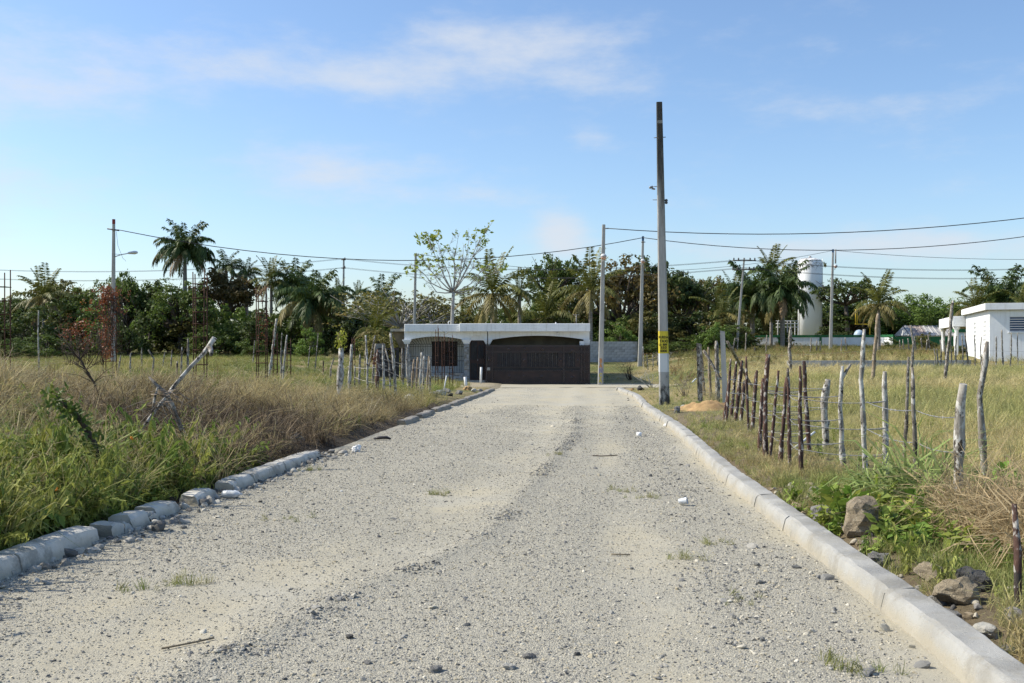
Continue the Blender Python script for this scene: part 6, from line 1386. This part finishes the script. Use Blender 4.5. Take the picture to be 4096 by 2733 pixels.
x, y, tt = cand(9000, 60, 104, 1, .62); k = clear(x, y, (x > 9) & (rs.rand(len(x)) < .6)); put('back_weeds', W_UP+G_TALL, x[k], y[k], mixc_((.20, .20, .065), (.40, .29, .15), sstep(.35, .65, fbm(x[k], y[k], .25))), 'brown and olive weeds in front of the compound wall', 'weeds', .62, .45, 0, .4)
# little tufts growing through the gravel
TF = [(1180, 2080), (1760, 1985), (1230, 1885), (2870, 2180), (2760, 2245), (2970, 2415), (2230, 1828), (2490, 1968), (2560, 1995), (780, 2345), (590, 2370), (3400, 2670)]
tx_, ty_ = [], []
for u, v in TF:
    yy_ = 6720/(v-1426); xx_ = (u-2048)/F*yy_
    for k in range(7): tx_.append(xx_+rs.normal(0, .10)); ty_.append(yy_+rs.normal(0, .08))
tx_, ty_ = np.array(tx_), np.array(ty_); put('road_tufts', G_SHORT, tx_, ty_, mixc_((.20, .24, .07), (.32, .30, .12), rs.rand(len(tx_))), 'small grass tufts growing through the road gravel', 'grass', .3, .5, 0, .5, z=road_z(tx_, ty_))
# shrubs of twigs right of the house
def twig_bush(u, v, y, label, h, w, n, m, seed, lean=0):
    x = (u-2048)/F*y; r = empty('twig_bush', (x, y, g1(x, y)), 0, label, 'bush', 'leafless twig bushes'); rnd = random.Random(seed)
    for k in range(n):
        d = Vector((rnd.gauss(lean, w), rnd.gauss(0, w*.7), rnd.uniform(.5, 1)*h)); b = Vector((rnd.gauss(0, .06), rnd.gauss(0, .06), 0)); m1 = b+d*.5+Vector((rnd.gauss(0, .08), 0, .05)); tp = b+d
        mb = MB(); mb.tube([b, m1, tp], [.014, .009, .004], 4)
        for j in range(4): s0 = m1.lerp(tp, rnd.random()); mb.tube([s0, s0+Vector((rnd.gauss(0, .15), rnd.gauss(0, .12), rnd.uniform(.05, .25)))], [.006, .003], 3)
        mb.build('branch', M[m], r)
    return r
twig_bush(2520, 1490, 64, 'dark twiggy bush in front of the block wall', 1.1, .32, 26, 'dark_twig', 1, -.3); twig_bush(2605, 1530, 50, 'pale leafless branches left of the taxi-advert pole', .9, .45, 12, 'white_twig', 2, -.35); twig_bush(2640, 1420, 72, 'grey brush pile right of the pale lamp pole', 1.0, .5, 22, 'white_twig', 3, .2); twig_bush(2735, 1540, 38, 'bare brown twigs right of the taxi-advert pole', .8, .4, 10, 'dead_twig', 4, .0)
for i, (a, b, c, d) in enumerate(((2572, 1386, 2576, 1452), (2588, 1418, 2590, 1455), (2611, 1420, 2613, 1455), (2631, 1425, 2630, 1455))): stake([(a, b), (c, d)], 3.5, 'bark_white', '%s pale stick from the left beside the pale lamp pole' % ORD[i+1], y=72, group='pale sticks beside the lamp pole', sink=.4)

# ------------------------------------------------------------------ gravel stones
def pebble(seed, sub, flat):
    me = rock_mesh(seed, sub, flat, .3); me.materials.append(M['stone_bits']); return me
PB = [pebble(100+i, 1, rnd.uniform(.45, .8)) for i in range(8)]
n = 220000; y = np.exp(rs.uniform(math.log(4.2), math.log(34), n)); tt = rs.uniform(XL+.0, XR-.0, n); x = tt+HEAD*y
du = road_dust(tt, y); keep = rs.rand(n) < np.clip(1.12-du*1.0+.5*(fbm(x, y, 1.5)-.5), .12, 1); x, y, tt = x[keep], y[keep], tt[keep]; n = len(x)
size = np.exp(rs.normal(math.log(.0045), .45, n)); size = np.clip(size, .0025, .022)*(1+.02*np.clip(y-6, 0, 30))
pal = np.array([(.20, .194, .178), (.32, .305, .268), (.47, .432, .345), (.43, .375, .265), (.10, .10, .097), (.55, .51, .415)]); pk = pal[rs.choice(6, n, p=[.23, .27, .20, .15, .06, .09])]*(1+rs.uniform(-.15, .15, (n, 1)))
tn = np.ones((n, 4)); tn[:, :3] = pk
rot = np.stack([rs.normal(0, .4, n), rs.normal(0, .4, n), rs.uniform(0, 6.283, n)], 1); scl = np.stack([size*rs.uniform(.8, 1.5, n), size, size*rs.uniform(.6, 1, n)], 1)
scatter('gravel_stones', PB, np.stack([x, y, road_z(x, y)+size*.15], 1), rot, scl, tn, rs.randint(0, 8, n), 'loose grey and cream gravel covering the road', 'gravel')
n = 420; y = np.exp(rs.uniform(math.log(4.2), math.log(40), n)); tt = np.where(rs.rand(n) < .5, XL+np.abs(rs.normal(0, .45, n)), np.where(rs.rand(n) < .45, XR-np.abs(rs.normal(0, .35, n)), rs.uniform(XL, XR, n))); x = tt+HEAD*y; size = np.exp(rs.normal(math.log(.018), .4, n))
tn = np.ones((n, 4)); tn[:, :3] = pal[rs.choice(6, n, p=[.3, .25, .2, .1, .1, .05])]
scatter('road_rubble', [pebble(200+i, 2, .6) for i in range(5)], np.stack([x, y, road_z(x, y)+size*.2], 1), np.stack([rs.normal(0, .4, n), rs.normal(0, .4, n), rs.uniform(0, 6.28, n)], 1), np.stack([size*1.3, size, size*.8], 1), tn, rs.randint(0, 5, n), 'larger stone chips scattered along the road edges', 'gravel')

# ------------------------------------------------------------------ rocks, rubble, litter
rock(3440, 2130, 190, 'large tan pitted rock behind the right kerb', 'rock_tan', .95, sink=.1)
rock(3300, 2080, 130, 'grey crumbly rock left of the large tan rock', 'rock_grey', .6)
rock(3510, 2270, 110, 'dark lumpy rock below the large tan rock', 'rock_grey', .7)
rock(3830, 2420, 170, 'pale angular flat-faced rock in the lower right corner', 'rock_tan', .75, sink=.1)
rock(3900, 2360, 140, 'dark grey rock behind the pale angular rock', 'rock_dark', .9)
rock(3740, 2440, 90, 'small grey rock left of the pale angular rock', 'rock_grey', .7)
rock(3790, 2490, 110, 'blue-grey rock under the pale angular rock', 'rock_grey', .6)
rock(3950, 2560, 130, 'low pale rock at the bottom right behind the kerb', 'rock_pale', .5)
rock(3720, 2320, 110, 'tan weathered rock above the pale angular rock', 'rock_tan', .8)
rock(1180, 1760, 75, 'grey boulder half hidden in the dead grass of the left bank', 'rock_grey', .8, y=17.8)
rock(1112, 1775, 30, 'small grey stone beside the boulder in dead grass', 'rock_grey', .8, y=17)
rock(1640, 1603, 46, 'black and white boulder at the foot of the left stakes', 'rock_pale', .8)
RB = [(1735, 1588, 40, 'rock_grey'), (1765, 1580, 42, 'rock_pale'), (1785, 1572, 36, 'rock_grey'), (1800, 1585, 30, 'rock_dark'), (1835, 1578, 34, 'rock_grey'), (1872, 1562, 36, 'rock_orange'), (1895, 1568, 26, 'rock_pale'), (1920, 1567, 24, 'rock_grey'), (1700, 1600, 26, 'rock_dark')]
for i, (u, v, w, m) in enumerate(sorted(RB)): rock(u, v, w, '%s rubble stone from the left at the far left kerb' % ORD[i+1], m, .7)
rock(2562, 1562, 30, 'dark rock at the far end of the right kerb', 'rock_dark', .9); rock(2530, 1562, 16, 'small orange rock at the far end of the right kerb', 'rock_orange', .9); rock(2538, 1578, 14, 'small yellow stone below the dark far rock', 'rock_orange', .8)
rock(2708, 1652, 34, 'grey split rock at the foot of the taxi-advert pole', 'rock_grey', 1.1); rock(2740, 1640, 44, 'pale rock beside the orange sand heap', 'rock_pale', .6)
LRK = [(735, 2120, 26, 'rock_grey', .7, 'grey lump filling the gap in the left kerb'), (440, 2140, 50, 'rock_grey', .8, 'broken grey concrete lump between left kerb pieces'), (540, 2085, 26, 'rock_pale', .8, 'small pale stone in front of the broken left kerb'), (820, 2028, 32, 'rock_pale', .7, 'white stone in front of the gap in the left kerb'), (215, 2190, 60, 'rock_grey', .6, 'flat grey stone lying in weeds behind the left kerb'), (222, 2225, 26, 'rock_dark', .5, 'dark stone in front of the left kerb'), (370, 2210, 75, 'rock_pale', .3, 'flat pale slab in the left gutter'), (640, 2110, 24, 'rock_dark', .6, 'dark stone between left kerb pieces'), (2035, 2700, 60, 'rock_pale', .5, 'pale stone at the bottom edge of the road'), (2115, 2655, 55, 'rock_grey', .45, 'grey flat stone near the bottom of the road'), (1745, 2715, 65, 'rock_grey', .5, 'grey stone at the bottom middle of the road'), (1400, 2570, 36, 'rock_dark', .6, 'dark stone left of the road middle near the bottom'), (2310, 2640, 26, 'rock_dark', .7, 'small dark stone right of middle near the bottom'), (1470, 2675, 36, 'rock_grey', .5, 'slate-grey chip at the lower left of the road middle'), (1040, 2010, 20, 'rock_grey', .7, 'small grey stone on the left road edge')]
for u, v, w, m, fl_, lab in LRK: rock(u, v, w, lab, m, fl_)
# stones lying on the left kerb
for u, w, lab in ((100, 34, 'dark stone resting on top of the left kerb'), (165, 26, 'smaller dark stone resting on the left kerb')):
    yy_ = yl(u); o = link('rock', ROCKS[2], M['rock_dark']); s = w/F*yy_/2*1.3; o.scale = (s*1.3, s, s*.7); o.location = (HEAD*yy_+XL-.24, yy_, float(zr(yy_))+.2+s*.35); tag(o, lab, 'rock', 'loose rocks beside the road')
# orange sand heap
mb = MB(); sx0, sy0 = hit(2830, 1640); n = 14; vs = []
for i in range(n+1):
    for j in range(n+1):
        a, b = i/n*2-1, j/n*2-1; r2 = min(1, a*a+b*b); vs.append((a*.8*(1+.25*math.sin(b*4)), b*.6, .24*(1-r2)**1.1*(1+1.6*(float(fbm(a*3, b*3, 1.7))-.45))-.03))
mb.add(vs, [(i*(n+1)+j, (i+1)*(n+1)+j, (i+1)*(n+1)+j+1, i*(n+1)+j+1) for i in range(n) for j in range(n)], True); o = mb.build('sand_heap', M['orange_sand']); o.location = (sx0, sy0, g1(sx0, sy0)+.015); tag(o, 'low heap of orange sand right of the taxi-advert pole', 'sand heap')
# litter
def crumple(u, v, w, label, m, cat, name, flat=.8, seed=1, y=None):
    yy_ = 6720/(v-1426); xx_ = (u-2048)/F*yy_; r = w/F*yy_/2; bm = bmesh.new(); bmesh.ops.create_icosphere(bm, subdivisions=3, radius=r); rn = random.Random(seed)
    from mathutils import noise as mn
    for q in bm.verts: q.co *= 1+.55*mn.noise(q.co/r*1.7+Vector((seed*9, 0, 0)))+.3*mn.noise(q.co/r*4+Vector((0, seed*5, 0))); q.co.z *= flat
    me = bpy.data.meshes.new(name); bm.to_mesh(me); bm.free(); o = link(name, me, M[m]); o.location = (xx_, yy_, float(max(road_z(xx_, yy_), zr(yy_)))+r*flat*.75); return tag(o, label, cat)
crumple(1427, 1808, 34, 'crumpled white plastic bag at the left road edge', 'plastic_white', 'bag', 'plastic_bag', .95, 2)
crumple(2663, 1706, 17, 'crushed white drink can at the foot of the right kerb', 'plastic_white', 'can', 'crushed_can', .7, 4)
crumple(1365, 1968, 10, 'small white paper scrap left of the road middle', 'plastic_white', 'paper', 'paper_scrap', .5, 6)
def lathe_litter(name, u, v, prof, label, cat, m, rx, rz, s):
    yy_ = 6720/(v-1426); xx_ = (u-2048)/F*yy_; mb = MB(); mb.lathe(prof, 20); o = mb.build(name, M[m]); o.location = (xx_, yy_, float(road_z(xx_, yy_))+s); o.rotation_euler = (R(rx), 0, R(rz)); return tag(o, label, cat)
lathe_litter('plastic_cup', 2716, 2026, [(.026, 0), (.028, .01), (.037, .085), (.039, .09), (.036, .088), (.025, .01)], 'clear plastic cup lying on the right side of the road', 'cup', 'clear_plastic', 80, 70, .036)
lathe_litter('plastic_bottle', 893, 1992, [(.04, 0), (.045, .01), (.045, .1), (.04, .12), (.045, .15), (.03, .19), (.013, .21), (.013, .235)], 'flattened clear plastic bottle beside the broken left kerb', 'bottle', 'clear_plastic', 88, 75, .04)
lathe_litter('plastic_tub', 2556, 1747, [(.05, 0), (.052, .02), (.05, .07), (.02, .075)], 'small white plastic tub on the far right of the road', 'tub', 'plastic_white', 10, 0, .01)
def stick(u0, v0, u1, v1, w, label, m='dead_twig'):
    pts = []
    for t_ in (0, .35, .7, 1):
        u, v = u0+(u1-u0)*t_, v0+(v1-v0)*t_; yy_ = 6720/(v-1426); xx_ = (u-2048)/F*yy_; pts.append(Vector((xx_, yy_+math.sin(t_*9)*.01, float(road_z(xx_, yy_))+.012)))
    o = MB().tube([p-pts[0] for p in pts], w, 6).build('stick', M[m]); o.location = pts[0]; tag(o, label, 'stick', 'sticks lying on the road')
stick(645, 2601, 855, 2567, .006, 'thin brown stick lying on the lower left road', 'rock_tan'); stick(2370, 1827, 2470, 1824, .008, 'dark stick lying right of the road middle', 'dark_twig'); stick(2445, 2224, 2520, 2223, .006, 'short tan stick right of the road middle', 'rock_tan')
MB_ = MB(); yy_ = 6720/(1762-1426); xx_ = (1528-2048)/F*yy_
o = MB().tube([(-.16, 0, 0), (-.05, .02, .05), (.08, .01, .06), (.17, 0, .0)], [.02, .06, .06, .02], 8).build('rubber_scrap', M['iron_black']); o.location = (xx_, yy_, float(road_z(xx_, yy_))+.02); o.scale = (1, 1, .5); tag(o, 'black rubber scrap on the left road edge beyond the bag', 'scrap')
# orange blossoms in the left weeds
fl_m = MB(); fl_m.lathe([(.004, -.008), (.015, .0), (.022, .01), (.014, .014)], 8)
fmesh = fl_m.mesh('blossom'); simple('blossom_orange', (.75,.25,.02), (.65,.2,.02), 8, .7, 0)
for i, (u, v, yy_, lab) in enumerate(((225, 1958, 9.1, 'orange blossom low in the left weeds'), (525, 1755, 11.5, 'orange blossom high in the left weeds'))):
    b = empty('flower', P(u, v, yy_), 0, lab, 'flower', 'orange flowers'); o = link('blossom', fmesh, M['blossom_orange'], b); o.rotation_euler = (R(60), 0, i); s_ = P(u, v, yy_); MB().tube([(0, 0, 0), (.02, .04, -.2), (0, .08, g1(s_.x, yy_)-s_.z-.02)], .004, 4).build('stem', M['leaf_mid'], b)
# coarser ridges thrown up between the wheel tracks
n = 6500; y = np.exp(rs.uniform(math.log(5.5), math.log(27), n)); which = rs.randint(0, 3, n); trk = np.interp(y, [4, 7, 9, 21, 60], [-2.9, -2.2, -1.5, -.85, -.9])
tt = np.where(which == 0, trk+.62, np.where(which == 1, trk+.70, 1.05))+rs.normal(0, 1, n)*np.where(which == 2, .2, .085); k = (fbm(tt*.5, y, 1.1) > .47); tt, y = tt[k], y[k]; n = len(y); x = tt+HEAD*y; size = np.exp(rs.normal(math.log(.0095), .4, n)); tn = np.ones((n, 4)); tn[:, :3] = pal[rs.choice(6, n, p=[.36, .28, .12, .08, .12, .04])]
scatter('gravel_ridges', PB, np.stack([x, y, road_z(x, y)+size*.2], 1), np.stack([rs.normal(0, .5, n), rs.normal(0, .5, n), rs.uniform(0, 6.28, n)], 1), np.stack([size*1.3, size, size*.8], 1), tn, rs.randint(0, 8, n), 'coarse gravel ridges thrown up between the wheel tracks', 'gravel')
# crumbled concrete in the gaps and gutter of the left kerb
n = 700; y = rs.uniform(7.2, 17.5, n); tt = XL+rs.normal(-.08, .16, n); x = tt+HEAD*y; size = np.exp(rs.normal(math.log(.020), .55, n)); tn = np.ones((n, 4)); tn[:, :3] = np.array([(.36, .34, .30), (.24, .225, .20), (.46, .44, .39), (.13, .125, .115)])[rs.choice(4, n)]
scatter('kerb_rubble', [pebble(400+i, 2, .75) for i in range(5)], np.stack([x, y, np.maximum(road_z(x, y), ground(x, y)-.02)+size*.25], 1), np.stack([rs.normal(0, .5, n), rs.normal(0, .5, n), rs.uniform(0, 6.28, n)], 1), np.stack([size*1.2, size, size*.9], 1), tn, rs.randint(0, 5, n), 'crumbled concrete and stones along the broken left kerb', 'rubble')
# broken stones in the verge behind the right kerb
n = 200; y = rs.uniform(5.2, 12.5, n); tt = XR+.30+np.abs(rs.normal(0, .38, n)); x = tt+HEAD*y; size = np.exp(rs.normal(math.log(.022), .5, n)); tn = np.ones((n, 4)); tn[:, :3] = np.array([(.30, .24, .16), (.20, .185, .165), (.40, .36, .28), (.10, .095, .09)])[rs.choice(4, n)]
scatter('verge_rubble', [pebble(300+i, 2, .75) for i in range(5)], np.stack([x, y, ground(x, y)+size*.3], 1), np.stack([rs.normal(0, .5, n), rs.normal(0, .5, n), rs.uniform(0, 6.28, n)], 1), np.stack([size*1.2, size, size], 1), tn, rs.randint(0, 5, n), 'small broken stones in the verge behind the right kerb', 'rubble')
